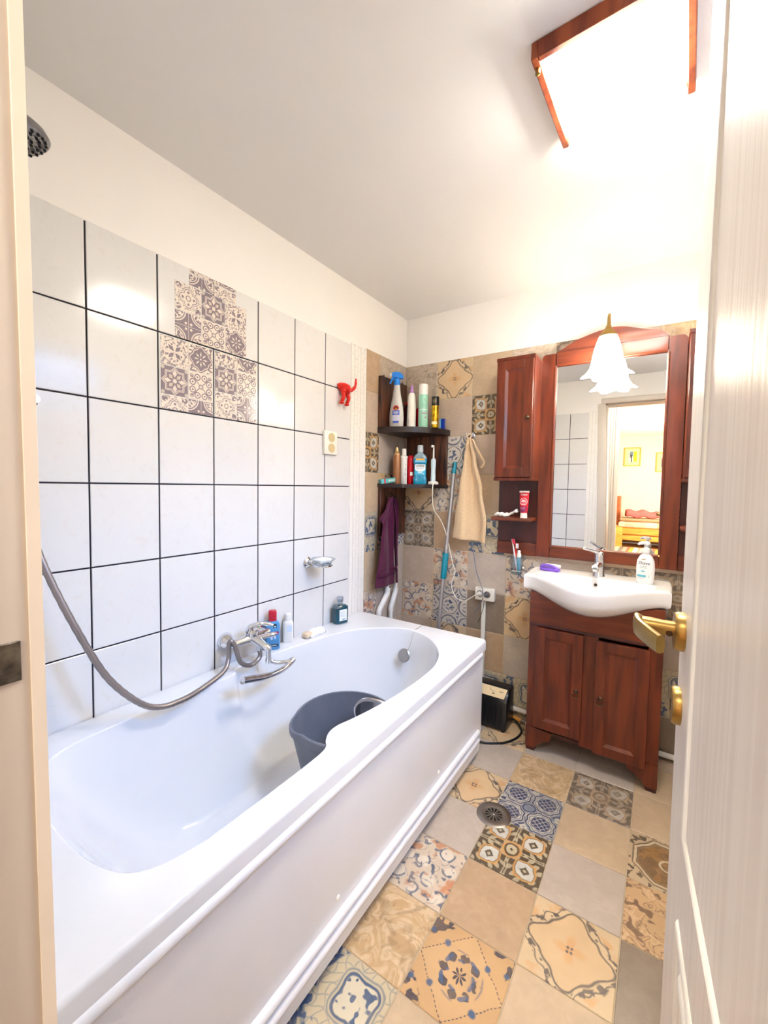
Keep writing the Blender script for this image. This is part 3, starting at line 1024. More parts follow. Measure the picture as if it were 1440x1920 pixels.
def rrect(x0, x1, y0, y1, r, z, n=6):
    out = []
    for cx, cy, a0 in ((x1 - r, y1 - r, 0), (x0 + r, y1 - r, 90), (x0 + r, y0 + r, 180), (x1 - r, y0 + r, 270)):
        for k in range(n + 1):
            a = math.radians(a0 + 90 * k / n)
            out.append(Vector((cx + r * math.cos(a), cy + r * math.sin(a), z)))
    return out


bm = BM()
outs = [rrect(TX0, TX1, TY0, TY1, 0.014, z) for z in (0.510, 0.544)] + [rrect(TX0 + d, TX1 - d, TY0 + d, TY1 - d, 0.014 - d * .6, z) for d, z in ((0.003, 0.552), (0.009, ZR))]
R0 = loft(bm, outs, True, False, False)
cen = Vector((0.38, 0.98, 0))
MX_, KX, BY0, BY1 = 0.378, 0.70, 0.66, 1.52


sm = [p.copy() for p in ic]
for _ in range(40):
    sm = [(sm[i - 1] + sm[i] * 2 + sm[(i + 1) % len(sm)]) / 4 for i in range(len(sm))]


def bowl(k, m=16):
    t = k / m
    ph = t * PI / 2
    s = (1 - math.cos(ph)) ** 0.9
    z = ZR - 0.004 - 0.400 * (math.sin(ph) ** 1.15)
    out = []
    mixq = min(1.0, t * 3.2)
    for p in [q_ + (cen - q_).normalized() * 0.0062 for q_ in [a_.lerp(b_, mixq * math.exp(-((a_.y - 0.95) / 0.24) ** 2)) for a_, b_ in zip(ic, sm)]]:
        bx_ = MX_ + (p.x - MX_) * KX
        by_ = BY0 + (p.y - 0.276) / (1.703 - 0.276) * (BY1 - BY0)
        # the near end is a long sloping backrest
        near = max(0.0, min(1.0, (0.95 - p.y) / 0.6))
        sy = s * (1 - near) + (0.25 * s + 0.75 * t) * near
        out.append(Vector((p.x + (bx_ - p.x) * s, p.y + (by_ - p.y) * sy, z)))
    return out




def inset(d, z):
    return [p + (cen - p).normalized() * d + Vector((0, 0, z)) for p in ic]


rings = [[Vector((p.x, p.y, ZR)) for p in ic], inset(0.003, ZR - 0.0015), inset(0.006, ZR - 0.005)]
b0 = bowl(0)
for k in range(1, 17):
    rings.append(bowl(k))
R1 = loft(bm, rings, True, False, True)
edges = []
for ring in (R0[-1], R1[0]):
    for i in range(len(ring)):
        edges.append(bm.edges.get((ring[i], ring[(i + 1) % len(ring)])))
bmesh.ops.triangle_fill(bm, use_beauty=True, edges=edges)
o = finish('shell', bm, M['acrylic'], tub, ang=50)
o.modifiers.new('weighted_normal', 'WEIGHTED_NORMAL').keep_sharp = True
bm = BM()
prof = [(0.690, 0.030), (0.715, 0.030), (0.717, 0.070), (0.722, 0.088), (0.722, 0.470), (0.724, 0.488), (0.724, 0.524), (0.690, 0.524)]
prism(bm, prof, lambda a, b: (a, 0.108, b), lambda a, b: (a, 1.785, b))
pan = finish('front_panel', bm, M['panelwhite'], tub, ang=25)
for nm, z, r in (('top_bead', 0.500, 0.0175), ('bottom_bead', 0.140, 0.014), ('bottom_bead', 0.104, 0.014)):
    bm = BM()
    x = 0.724 if z > 0.3 else 0.722
    tube(bm, [(x, 0.115, z), (x, 1.735, z), (x, 1.748, z), (x, 1.756, z)], [r, r, r * .8, r * .25], 14)
    finish(nm, bm, M['panelwhite'], pan)
for y, z in ((0.764, 0.190), (1.344, 0.185)):
    bm = BM(); ball(bm, (0.7215, y, z), 0.0075, (0.6, 1, 1), 6); finish('screw_cap', bm, M['whiteplastic'], pan)
bm = BM(); span(bm, (0.672, 0.12, 0.0), (0.692, 1.77, 0.05)); finish('gap_shade', bm, M['hole'], tub)  # near-black strip painted as the shade in the gap under the panel
bm = BM(); span(bm, (0.01, 1.760, 0.03), (0.690, 1.784, 0.515), 0.002, 1); finish('end_panel', bm, M['panelwhite'], tub)
bm = BM(); lathe(bm, [(0, 0), (0.031, 0), (0.032, 0.003), (0.028, 0.007), (0, 0.009)], (0.384, 1.648, 0.445), 28, (0, -1, 0.32)); finish('overflow_cap', bm, M['steel'], tub)
bm = BM(); tube(bm, spl([(0.398, 1.640, 0.460), (0.412, 1.655, 0.500), (0.405, 1.700, 0.552), (0.410, 1.730, 0.559), (0.405, 1.778, 0.559)], 6), 0.0012, 6); finish('plug_chain', bm, M['steel'], tub)
bm = BM(); lathe(bm, [(0, 0), (0.034, 0), (0.034, 0.003), (0.02, 0.004), (0, 0.003)], (0.384, 1.40, 0.153), 24); finish('drain', bm, M['chrome'], tub)

# bucket with a steel bowl in it
bu = thing('bucket', (0.462, 1.11, 0.153), 'dark grey plastic bucket with a pouring lip standing in the bathtub', 'bucket')
bm = BM()
N = 48
prof = [(0.128, 0.0), (0.133, 0.004), (0.172, 0.235), (0.174, 0.238), (0.181, 0.240), (0.182, 0.266), (0.179, 0.269), (0.173, 0.268), (0.171, 0.240), (0.129, 0.008)]
rings = []
for r, z in prof:
    ring = []
    for i in range(N):
        a = 2 * PI * i / N
        d = math.cos(a - math.radians(232))
        lip = max(0.0, d - 0.93) / 0.07 if z > 0.22 else 0
        ring.append(Vector((0.462 + (r + 0.016 * lip) * math.cos(a), 1.11 + (r + 0.016 * lip) * math.sin(a), 0.157 + z - 0.010 * lip * (z > 0.26))))
    rings.append(ring)
loft(bm, rings, True, True, True)
finish('body', bm, M['greyplastic'], bu)
for s in (-1, 1):
    bm = BM()
    a = math.radians(-38) if s > 0 else math.radians(142)
    lathe(bm, [(0, 0), (0.016, 0), (0.014, 0.007), (0, 0.008)], (0.462 + 0.178 * math.cos(a), 1.11 + 0.178 * math.sin(a), 0.408), 12, (math.cos(a), math.sin(a), 0)); finish('handle_boss', bm, M['greyplastic'], bu)
bm = BM()
tl = Matrix.Translation((0.548, 1.165, 0.357)) @ Matrix.Rotation(math.radians(24), 4, 'Y') @ Matrix.Rotation(math.radians(-8), 4, 'X')
lathe(bm, [(0.0, 0.0), (0.050, 0.001), (0.078, 0.020), (0.096, 0.058), (0.101, 0.066), (0.106, 0.068), (0.107, 0.064), (0.1005, 0.0565), (0.0815, 0.0185), (0.053, -0.0005), (0.0, -0.0015)], (0, 0, 0), 40)
bm.transform(tl)
tag(finish('steel_bowl', bm, M['bowlsteel'], loc=(0.548, 1.165, 0.357)), 'shiny steel bowl tilted inside the grey bucket in the bathtub', 'bowl')

# ================================================================= bath mixer, hose, hand shower
fa = thing('bath_mixer', (0.065, 1.02, 0.645), 'chrome bath mixer tap with a long swivel spout over the bathtub edge', 'tap')
FZ = 0.645
for y in (0.945, 1.095):
    bm = BM(); lathe(bm, [(0, 0), (0.034, 0), (0.034, 0.004), (0.026, 0.020), (0.016, 0.032), (0.0155, 0.055), (0, 0.055)], (0.0005, y, FZ), 28, (1, 0, 0)); finish('wall_flange', bm, M['chrome'], fa)
bm = BM()
tube(bm, [(0.055, 0.930, FZ), (0.055, 0.938, FZ), (0.055, 0.965, FZ), (0.058, 0.995, FZ + 0.002), (0.060, 1.020, FZ + 0.004), (0.058, 1.050, FZ + .002), (0.055, 1.085, FZ), (0.055, 1.108, FZ), (0.055, 1.112, FZ)], [0.008, 0.0155, 0.0155, 0.018, 0.024, 0.018, 0.0155, 0.0155, 0.008], 18)
tube(bm, [(0.062, 1.020, FZ + 0.004), (0.090, 1.028, FZ - 0.006), (0.118, 1.036, FZ - 0.022), (0.136, 1.041, FZ - 0.028), (0.144, 1.043, FZ - 0.030)], [0.022, 0.019, 0.0155, 0.014, 0.007], 16)
lathe(bm, [(0, 0), (0.011, 0), (0.012, 0.018), (0, 0.018)], (0.098, 1.030, FZ - 0.040), 14)
finish('body', bm, M['chrome'], fa)
bm = BM()
lathe(bm, [(0, 0), (0.024, 0), (0.024, 0.014), (0.018, 0.026), (0, 0.029)], (0.062, 1.020, FZ + 0.016), 20, (0.25, 0.05, 1))
tube(bm, spl([(0.060, 1.005, FZ + 0.030), (0.072, 1.010, FZ + 0.052), (0.092, 1.030, FZ + 0.062), (0.112, 1.055, FZ + 0.059), (0.126, 1.072, FZ + 0.052)], 5), [0.013] * 6 + [0.010] * 6 + [0.0075] * 6 + [0.006] * 3, 12)
finish('lever', bm, M['chrome'], fa)
bm = BM()
lathe(bm, [(0, 0), (0.009, 0), (0.010, 0.018), (0.006, 0.024), (0, 0.025)], (0.110, 1.066, FZ + 0.010), 12, (0.5, 0.8, 0.1)); tube(bm, [(0.078, 1.028, FZ + 0.004), (0.112, 1.068, FZ + 0.012)], 0.009, 12)
finish('diverter_knob', bm, M['chrome'], fa)
bm = BM()
lathe(bm, [(0, 0), (0.0125, 0), (0.0125, 0.012), (0.010, 0.020), (0.010, 0.048), (0, 0.048)], (0.136, 1.041, FZ - 0.082), 16)
tube(bm, spl([(0.136, 1.041, FZ - 0.072), (0.150, 1.060, FZ - 0.086), (0.170, 1.088, FZ - 0.090), (0.188, 1.108, FZ - 0.086)], 5), 0.0075, 12)
lathe(bm, [(0, 0), (0.013, 0), (0.013, 0.014), (0.010, 0.022), (0, 0.024)], (0.183, 1.107, FZ - 0.095), 16, (0.25, 0.9, 0.55))
tube(bm, spl([(0.188, 1.106, FZ - 0.095), (0.192, 1.060, FZ - 0.104), (0.197, 0.980, FZ - 0.098), (0.203, 0.895, FZ - 0.076), (0.205, 0.868, FZ - 0.068)], 6), [0.0105] * 6 + [0.0115] * 6 + [0.0125] * 13, 16)
finish('swivel_spout', bm, M['chrome'], fa)
hp = spl([(0.098, 1.030, FZ - 0.036), (0.100, 1.028, 0.578), (0.104, 0.985, 0.5635), (0.104, 0.938, 0.590), (0.090, 0.925, 0.650), (0.082, 0.912, 0.672), (0.079, 0.906, 0.655), (0.084, 0.900, 0.610), (0.100, 0.868, 0.580), (0.118, 0.780, 0.564), (0.136, 0.700, 0.563), (0.142, 0.622, 0.574), (0.140, 0.562, 0.613), (0.122, 0.490, 0.708), (0.098, 0.432, 0.845), (0.070, 0.380, 1.000), (0.050, 0.350, 1.130), (0.055, 0.325, 1.320), (0.070, 0.310, 1.520), (0.085, 0.300, 1.735)], 10)
bm = BM()
# ribbed metal hose: a radius ripple along its length
tube(bm, hp, [0.0086 + (0.0005 if i % 2 else -0.0003) for i in range(len(hp))], 10)
tag(finish('shower_hose', bm, M['hosegrey'], loc=(0.10, 0.95, 0.56), ang=60), 'grey metal shower hose drooping from the bath tap along the white tiles', 'hose')
rl = thing('shower_rail', (0.03, 0.318, 1.0), 'chrome shower rail on the left wall behind the door frame', 'rail')
bm = BM(); tube(bm, [(0.048, 0.305, 1.42), (0.048, 0.305, 2.02)], 0.010, 14); finish('rod', bm, M['chrome'], rl)
for z in (1.455, 1.99):
    bm = BM(); lathe(bm, [(0, 0), (0.021, 0), (0.019, 0.008), (0.011, 0.014), (0.011, 0.05), (0, 0.05)], (0.0005, 0.305 if z > 1.5 else 0.366, z), 20, (1, 0, 0)); finish('wall_bracket', bm, M['chrome'], rl)
bm = BM(); tube(bm, [(0.045, 0.366, 1.455), (0.048, 0.305, 1.455)], 0.008, 10); finish('bracket_arm', bm, M['chrome'], rl)
hs = thing('hand_shower', (0.085, 0.300, 1.73), 'chrome hand shower head hanging on its rail at the far left above the tiles', 'shower head')
bm = BM(); tube(bm, spl([(0.085, 0.300, 1.735), (0.105, 0.298, 1.86), (0.140, 0.292, 1.945), (0.185, 0.285, 1.985)], 6), [0.010] * 10 + [0.012] * 9, 14); finish('handle', bm, M['chrome'], hs)
HSm = Matrix.Translation((0.226, 0.290, 1.962)) @ Matrix.Rotation(math.radians(-4), 4, 'Y') @ Matrix.Rotation(math.radians(14), 4, 'X')
bm = BM(); lathe(bm, [(0, 0.030), (0.020, 0.030), (0.045, 0.024), (0.056, 0.010), (0.060, -0.004), (0.056, -0.007), (0, -0.008)], (0, 0, 0), 32); bm.transform(HSm); finish('head', bm, pr('satin_chrome', (150, 148, 146), 0.32, metal=0.8, var=0.05), hs)
bm = BM()
for rr, k in ((0.012, 6), (0.026, 12), (0.040, 18), (0.050, 24)):
    for i in range(k):
        lathe(bm, [(0, 0), (0.0032, 0), (0.0026, 0.0035), (0, 0.004)], (rr * math.cos(2 * PI * i / k), rr * math.sin(2 * PI * i / k), -0.0078), 6, (0, 0, -1))
bm.transform(HSm); tag(finish('nozzles', bm, M['hole'], hs), kind='stuff')
bm = BM(); tube(bm, [(0.048, 0.305, 1.90), (0.110, 0.298, 1.885)], 0.011, 12); ball(bm, (0.048, 0.305, 1.90), 0.018, (1, 1, 1.2), 8); finish('slider', bm, M['chrome'], rl)


# ================================================================= things on the tub edge and the white wall
def bottle(bm, c, prof, sx=1.0, sy=1.0, n=28, rot=0.0):
    lathe(bm, prof, c, n, (0, 0, 1), sx, sy, rot)


def flat_body(bm, c, w, d, h, rz, corner=0.3, shoulder=0.25, neck=None):
    """bottle with a rounded rectangular plan; rz turns it about its base"""
    def ring(kw, kd, z, n=32):
        out = []
        for i in range(n):
            a = 2 * PI * i / n
            e = 2.0 / (2 + 3.5 * (1 - corner))
            ca, sa = math.cos(a), math.sin(a)
            out.append(Vector((kw / 2 * math.copysign(abs(ca) ** e, ca), kd / 2 * math.copysign(abs(sa) ** e, sa), z)))
        return out
    hs_ = h * (1 - shoulder)
    R = [ring(w * .9, d * .85, 0), ring(w, d, h * .03), ring(w, d, hs_)]
    nw, nd = neck or (w * .45, d * .55)
    for k in range(1, 6):
        t = k / 5
        q = 1 - math.cos(t * PI / 2)
        R.append(ring(w + (nw - w) * q ** .8, d + (nd - d) * q ** .8, hs_ + (h - hs_) * math.sin(t * PI / 2)))
    t_ = BM()
    loft(t_, R)
    t_.transform(Matrix.Translation(c) @ Matrix.Rotation(rz, 4, 'Z'))
    join(bm, t_)


def lab(c, rz, yoff):
    """label plane on the -y side of a bottle turned by rz"""
    Mt = Matrix.Translation(c) @ Matrix.Rotation(rz, 4, 'Z')
    return lambda x, y: Mt @ Vector((x, -yoff, y))


def plate(bm, mf, x0, x1, y0, y1, th=0.0006, r=0.0, n=5, depth_fn=None):
    """thin rounded label; mf maps (x, y) to the surface"""
    pts = []
    for cx, cy, a0 in ((x1 - r, y1 - r, 0), (x0 + r, y1 - r, 90), (x0 + r, y0 + r, 180), (x1 - r, y0 + r, 270)):
        for k in range(n + 1 if r else 1):
            a = math.radians(a0 + (90 * k / n if r else 0))
            pts.append((cx + r * math.cos(a), cy + r * math.sin(a)))
    vs = [bm.verts.new(mf(*p)) for p in pts]
    bm.faces.new(vs)


RZ = math.radians(57)     # bottles on the ledge face into the room and a little towards the door
c = Vector((0.034, 1.150, ZR))
b = thing('shampoo_bottle', c, 'blue shampoo bottle with a red cap beside the bath tap', 'bottle')
bm = BM(); flat_body(bm, c, 0.058, 0.034, 0.122, RZ, 0.35, 0.16, (0.032, 0.026)); finish('body', bm, simple('shampoo_blue', (88, 152, 200), 0.3), b)
bm = BM(); flat_body(bm, c + V(0, 0, 0.119), 0.033, 0.028, 0.046, RZ, 0.7, 0.2, (0.028, 0.022)); finish('cap', bm, simple('cap_red', (196, 32, 54), 0.3), b)
f = lab(c, RZ, 0.0175)
for nm, (x0, x1, y0, y1), mt in (('label', (-0.013, 0.022, 0.066, 0.078), simple('label_crimson', (186, 28, 60))), ('label', (-0.016, 0.021, 0.015, 0.025), M['print_dark']), ('label', (0.000, 0.014, 0.094, 0.111), M['print_dark'])):
    bm = BM(); plate(bm, f, x0, x1, y0, y1); finish(nm, bm, mt, b, norm=False)
f2 = lab(c, RZ, 0.0180)
for x0, x1, y0, y1 in ((-0.008, 0.014, 0.0735, 0.0755), (-0.010, 0.019, 0.0685, 0.0715), (-0.010, 0.016, 0.0190, 0.0210)):
    bm = BM(); plate(bm, f2, x0, x1, y0, y1); finish('small_print', bm, M['print_white'], b, norm=False)
for x0, x1, y0, y1 in ((0.003, 0.011, 0.097, 0.1025), (-0.010, -0.002, 0.045, 0.057), (0.004, 0.012, 0.047, 0.059)):
    bm = BM(); plate(bm, f2, x0, x1, y0, y1, r=0.002); finish('emblem', bm, simple('pale_blue_print', (196, 218, 236)), b, norm=False)

c = Vector((0.028, 1.243, ZR))
b = thing('lotion_bottle', c, 'small white bottle standing between the blue shampoo bottle and the soap', 'bottle')
bm = BM(); flat_body(bm, c, 0.044, 0.028, 0.096, RZ, 0.4, 0.12, (0.026, 0.020)); finish('body', bm, M['whiteplastic'], b)
bm = BM(); flat_body(bm, c + V(0, 0, 0.094), 0.027, 0.022, 0.034, RZ, 0.8, 0.15, (0.022, 0.018)); finish('cap', bm, M['whiteplastic'], b)
f = lab(c, RZ, 0.0146)
bm = BM(); plate(bm, f, -0.008, 0.015, 0.048, 0.078); finish('label', bm, simple('label_pale_blue', (206, 218, 236)), b, norm=False)

# soap in torn wrapping
c = Vector((0.056, 1.382, ZR))
b = thing('wrapped_soap', c, 'soap bar in crumpled white wrapping on the bath ledge', 'soap')
bm = BM()
rng = random.Random(4)
rows = []
for i in range(9):
    row = []
    for j in range(11):
        a = PI * j / 10
        y = -0.052 + 0.104 * i / 8
        r = 0.020 + 0.006 * rng.random() - 0.010 * abs(i - 4) / 4
        row.append(c + V(math.cos(a) * (0.026 + 0.006 * rng.random()), y, 0.001 + max(0, math.sin(a) * (r + 0.006))))
    rows.append(row)
sheet(bm, rows)
o = finish('wrapping', bm, simple('paper_white', (240, 238, 236), 0.5), b, ang=12)
so = o.modifiers.new('thickness', 'SOLIDIFY'); so.thickness = 0.0008
bm = BM(); box(bm, c + V(0.004, -0.052, 0.013), (0.036, 0.042, 0.024), 0.008, 3); finish('bar', bm, simple('soap_beige', (224, 200, 168), 0.4), b)

# teal mouthwash bottle, square, clear stopper
c = Vector((0.044, 1.578, ZR))
b = thing('square_bottle', c, 'square bottle of dark teal liquid with a clear stopper at the far bath corner', 'bottle')
rz = math.radians(74)
bm = BM(); flat_body(bm, c, 0.074, 0.052, 0.092, rz, 0.05, 0.14, (0.030, 0.030)); finish('body', bm, pr('teal_liquid', (16, 72, 88), 0.06, var=0.1, coat=0.6), b)
bm = BM(); flat_body(bm, c + V(0, 0, 0.0795), 0.0755, 0.0535, 0.017, rz, 0.05, 0.8, (0.030, 0.028)); lathe(bm, [(0.013, 0.0), (0.013, 0.022), (0.012, 0.022), (0.012, 0.0)], c + V(0, 0, 0.094), 20); finish('shoulder', bm, M['clear'], b)
bm = BM(); lathe(bm, [(0, 0), (0.017, 0), (0.0175, 0.020), (0.014, 0.025), (0, 0.025)], c + V(0, 0, 0.108), 16); finish('stopper', bm, clear_mat('frosted_stopper', (220, 226, 236), 0.4, 0.2), b)
f = lab(c, rz, 0.0268)
bm = BM(); plate(bm, f, -0.020, 0.024, 0.016, 0.072); finish('label', bm, simple('label_white', (232, 238, 240)), b, norm=False)
f2 = lab(c, rz, 0.0272)
bm = BM()
for k in range(5):
    plate(bm, f2, -0.014, 0.012 + 0.004 * (k % 2), 0.060 - 0.006 * k, 0.0615 - 0.006 * k)
plate(bm, f2, -0.004, 0.014, 0.020, 0.026)
finish('small_print', bm, simple('grey_print', (150, 160, 168)), b, norm=False)

# soap dish
sd = thing('soap_dish', (0.0, 1.385, 0.885), 'round chrome wall holder with a clear glass soap dish on the white tiles', 'soap dish')
bm = BM(); lathe(bm, [(0, 0), (0.026, 0), (0.026, 0.007), (0.020, 0.014), (0.012, 0.018), (0, 0.018)], (0.0005, 1.385, 0.885), 28, (1, 0, 0)); finish('wall_rose', bm, M['chrome'], sd)
bm = BM(); tube(bm, spl([(0.012, 1.385, 0.887), (0.026, 1.390, 0.890), (0.030, 1.396, 0.884)], 4), [0.009] * 5 + [0.007] * 4, 10)
ring_ = [(0.072 + 0.043 * math.cos(2 * PI * k / 32), 1.416 + 0.043 * math.sin(2 * PI * k / 32), 0.876) for k in range(33)]
tube(bm, ring_, 0.0045, 8, False); finish('holder_ring', bm, M['chrome'], sd)
bm = BM(); lathe(bm, [(0, -0.016), (0.032, -0.016), (0.038, -0.006), (0.046, 0.010), (0.060, 0.022), (0.058, 0.023), (0.044, 0.012), (0.034, -0.006), (0.0, -0.012)], (0.072, 1.416, 0.884), 32); finish('glass_dish', bm, M['clear'], sd)
bm = BM(); box(bm, (0.072, 1.412, 0.899), (0.056, 0.078, 0.020), 0.009, 3); tag(finish('soap_bar', bm, simple('soap_white', (246, 242, 234), 0.3), loc=(0.072, 1.412, 0.889)), 'white soap bar lying in the glass wall dish', 'soap')

# red dog-tail hook
hk = thing('dog_hook', (0.0, 1.625, 1.68), 'red wall hook shaped like the back half of a dog with raised tail', 'hook')
bm = BM()
tube(bm, spl([(0.000, 1.607, 1.742), (0.012, 1.610, 1.744), (0.028, 1.618, 1.738), (0.042, 1.630, 1.728), (0.050, 1.638, 1.720)], 4), [0.020] * 6 + [0.022] * 6 + [0.016] * 4 + [0.008], 16)
for dy, dz in ((-0.014, 0.0), (0.016, -0.004)):
    tube(bm, spl([(0.030, 1.622 + dy, 1.732 + dz), (0.027, 1.622 + dy * 1.15, 1.712 + dz), (0.032, 1.622 + dy * 1.3, 1.690 + dz), (0.020, 1.622 + dy * 1.35, 1.668 + dz), (0.014, 1.620 + dy * 1.35, 1.664 + dz)], 4), [0.015] * 4 + [0.011] * 4 + [0.009] * 4 + [0.0085] * 4 + [0.007], 12)
finish('rump', bm, M['red'], hk)
bm = BM()
tube(bm, spl([(0.034, 1.642, 1.728), (0.044, 1.658, 1.734), (0.050, 1.672, 1.752), (0.050, 1.678, 1.778), (0.048, 1.680, 1.794)], 5), [0.010] * 5 + [0.0085] * 5 + [0.0065] * 5 + [0.0045] * 5 + [0.001], 12)
finish('tail', bm, M['red'], hk)
for dy, dz in ((-0.014, 0.0), (0.016, -0.004)):
    bm = BM(); ball(bm, (0.026, 1.620 + dy * 1.4 - 0.006, 1.660 + dz), 0.0115, (1.2, 1.0, 0.62), 8); finish('paw', bm, M['red'], hk)

# double outlet on the tiles
ou = thing('wall_outlet', (0.0, 1.530, 1.453), 'white double power outlet on the white tiles under the red hook', 'outlet')
bm = BM(); span(bm, (0.0005, 1.485, 1.398), (0.016, 1.578, 1.512), 0.004, 2); finish('plate', bm, M['cream'], ou)
for z in (1.481, 1.430):
    bm = BM(); lathe(bm, [(0.0225, 0.0), (0.0225, 0.0012), (0.0205, 0.0012), (0.0195, -0.010), (0, -0.010)], (0.0163, 1.534, z), 28, (1, 0, 0)); s = finish('socket', bm, simple('socket_beige', (208, 186, 138)), ou)
    bm = BM()
    for dz in (-0.009, 0.009): lathe(bm, [(0, 0), (0.003, 0), (0.003, 0.0015), (0, 0.0015)], (0.0163 - 0.0098, 1.534 + dz, z), 8, (1, 0, 0))
    finish('pin_hole', bm, M['hole'], s)


# adhesive tile prints
def stickers(name, label, cols, parent_loc):
    r = thing(name, parent_loc, label, 'sticker', 'patterned tile stickers on the white tiles')
    for y0, y1, cells in cols:
        for z0, z1, key, uv in cells:
            t = tile(r, (0.0012, y0, z0), (0, 1, 0), (0, 0, 1), y1 - y0, z1 - z0, STK[key], uv, 0.0012, 0.0010, 0.0012)
            t.name = 'printed_square'
            t.data.name = 'printed_square'
    return r


F4 = (0, 0, 1, 1)
stickers('tile_sticker', 'lower left purple-grey patterned sticker sheet on a white wall tile', [
    (0.708, 0.803, [(1.635, 1.731, 'fleur', F4), (1.540, 1.635, 'star', F4), (1.4915, 1.540, 'rosette', (0, .5, 1, 1))]),
    (0.803, 0.898, [(1.635, 1.731, 'flower', F4), (1.540, 1.635, 'scroll', F4), (1.4915, 1.540, 'quarter', (0, .5, 1, 1))])], (0.001, 0.803, 1.4915))
stickers('tile_sticker', 'lower right purple-grey patterned sticker sheet beside the dark vertical joint', [
    (0.906, 1.000, [(1.680, 1.731, 'fleur', (0, 0, 1, .52)), (1.585, 1.680, 'star', F4), (1.4905, 1.585, 'rosette', F4)]),
    (1.000, 1.094, [(1.680, 1.731, 'flower', (0, 0, 1, .52)), (1.585, 1.680, 'scroll', F4), (1.4905, 1.585, 'quarter', F4)])], (0.001, 1.0, 1.4905))
stickers('tile_sticker', 'upper purple-grey patterned sticker sheet three squares wide', [
    (0.757, 0.854, [(1.828, 1.924, 'rosette', F4), (1.7365, 1.828, 'quarter', F4)]),
    (0.854, 0.949, [(1.828, 1.924, 'star', F4), (1.7365, 1.828, 'scroll', F4)]),
    (0.949, 1.044, [(1.828, 1.924, 'fleur', F4), (1.7365, 1.828, 'flower', F4)])], (0.001, 0.9, 1.7365))
stickers('tile_sticker', 'topmost narrow patterned sticker strip at the upper edge of the tiles', [
    (0.808, 0.903, [(1.965, 1.981, 'rosette', (0, 0, 1, .2)), (1.924, 1.965, 'quarter', (0, .55, 1, 1))]),
    (0.903, 0.998, [(1.965, 1.981, 'flower', (0, 0, 1, .2)), (1.924, 1.965, 'rosette', (0, .5, 1, 1))])], (0.001, 0.9, 1.924))

# ================================================================= corner shelf
cs = thing('corner_shelf', (0.0, YB, 0.953), 'dark stained wooden corner shelf with two quarter-round boards', 'shelf')


def quarter(z0, z1, r, x0=0.001, sq=1.0):
    pts = [(x0, YB - 0.001)] + [(x0 + (r - x0) * math.sin(t) ** sq, YB - 0.001 - (r - 0.001) * math.cos(t) ** sq) for t in [PI / 2 * k / 14 for k in range(15)]]
    bm = BM()
    prism(bm, pts, lambda a, b: (a, b, z0), lambda a, b: (a, b, z1))
    return bm


Z1, Z2 = 1.585, 1.262
finish('shelf_board', quarter(Z1 - 0.032, Z1, 0.312), M['shelfwood'], cs)
finish('shelf_board', quarter(Z2 - 0.022, Z2, 0.305, sq=0.9), M['shelfwood'], cs)
bm = BM(); span(bm, (0.001, 1.950, Z1), (0.023, 2.236, 1.876), 0.002, 1); finish('side_panel', bm, M['darkwood'], cs)
bm = BM(); span(bm, (0.024, YB - 0.023, Z2), (0.300, YB - 0.001, Z1 - 0.032), 0.002, 1); finish('back_panel', bm, M['darkwood'], cs)
bm = BM(); span(bm, (0.001, 1.962, 0.953), (0.022, 2.240, Z2 - 0.022), 0.002, 1); finish('side_panel', bm, M['darkwood'], cs)
for y, z in ((1.988, 1.876), (2.192, 1.876)):
    bm = BM(); lathe(bm, [(0.004, 0), (0.007, 0), (0.007, 0.0015), (0.004, 0.0015)], (0.012, y, z + 0.006), 12, (1, 0, 0)); span(bm, (0.012, y - 0.006, z - 0.004), (0.0135, y + 0.006, z + 0.001)); finish('hanger', bm, M['bronze'], cs)
for y in (1.998, 2.064):
    bm = BM(); tube(bm, spl([(0.022, y, 1.215), (0.030, y, 1.205), (0.050, y, 1.180), (0.064, y, 1.178), (0.068, y, 1.192)], 4), 0.003, 8); finish('towel_hook', bm, M['bronze'], cs)

# --- upper board, from the left
z = Z1
c = Vector((0.076, 2.030, z))
b = thing('spray_bottle', c, 'clear white spray bottle with a blue trigger head on the upper corner shelf', 'bottle')
frost = pr('frosted_plastic', (214, 212, 206), 0.35, var=0.02)
bm = BM(); lathe(bm, [(0, 0), (0.040, 0), (0.044, 0.006), (0.046, 0.050), (0.044, 0.090), (0.036, 0.140), (0.026, 0.185), (0.0205, 0.222), (0.019, 0.244), (0.014, 0.246), (0.014, 0.252), (0, 0.252)], c, 32, (0, 0, 1), 1.0, 0.66, 0); finish('body', bm, frost, b)
spb = simple('trigger_blue', (26, 132, 232), 0.35)
bm = BM()
lathe(bm, [(0, 0), (0.0185, 0), (0.018, 0.036), (0.013, 0.040), (0, 0.040)], c + V(0, 0, 0.244), 24)
prism(bm, [(-0.030, 0.306), (-0.026, 0.316), (0.000, 0.320), (0.020, 0.314), (0.034, 0.300), (0.038, 0.284), (0.032, 0.280), (0.014, 0.284), (-0.012, 0.288), (-0.030, 0.292)], lambda a, q: c + V(a * .845 + 0.006, a * .53 - 0.009, q), lambda a, q: c + V(a * .845 - 0.006, a * .53 + 0.009, q))
finish('trigger_head', bm, spb, b)
bm = BM(); tube(bm, spl([c + V(-0.014, -0.009, 0.292), c + V(-0.024, -0.015, 0.276), c + V(-0.034, -0.021, 0.254)], 4), [0.007] * 5 + [0.0055] * 4, 10); finish('trigger', bm, spb, b)
bm = BM(); lathe(bm, [(0, 0), (0.009, 0), (0.010, 0.010), (0.007, 0.015), (0, 0.015)], c + V(-0.023, -0.0145, 0.303), 14, (-0.85, -0.53, 0.05)); finish('nozzle', bm, M['whiteplastic'], b)
fr_ = lambda x, y: c + V(x + 0.0, -0.0315 - 0.0 * x + 0.5 * x * x / 0.046, y)
VX = Matrix.Rotation(math.radians(0), 3, 'Z')


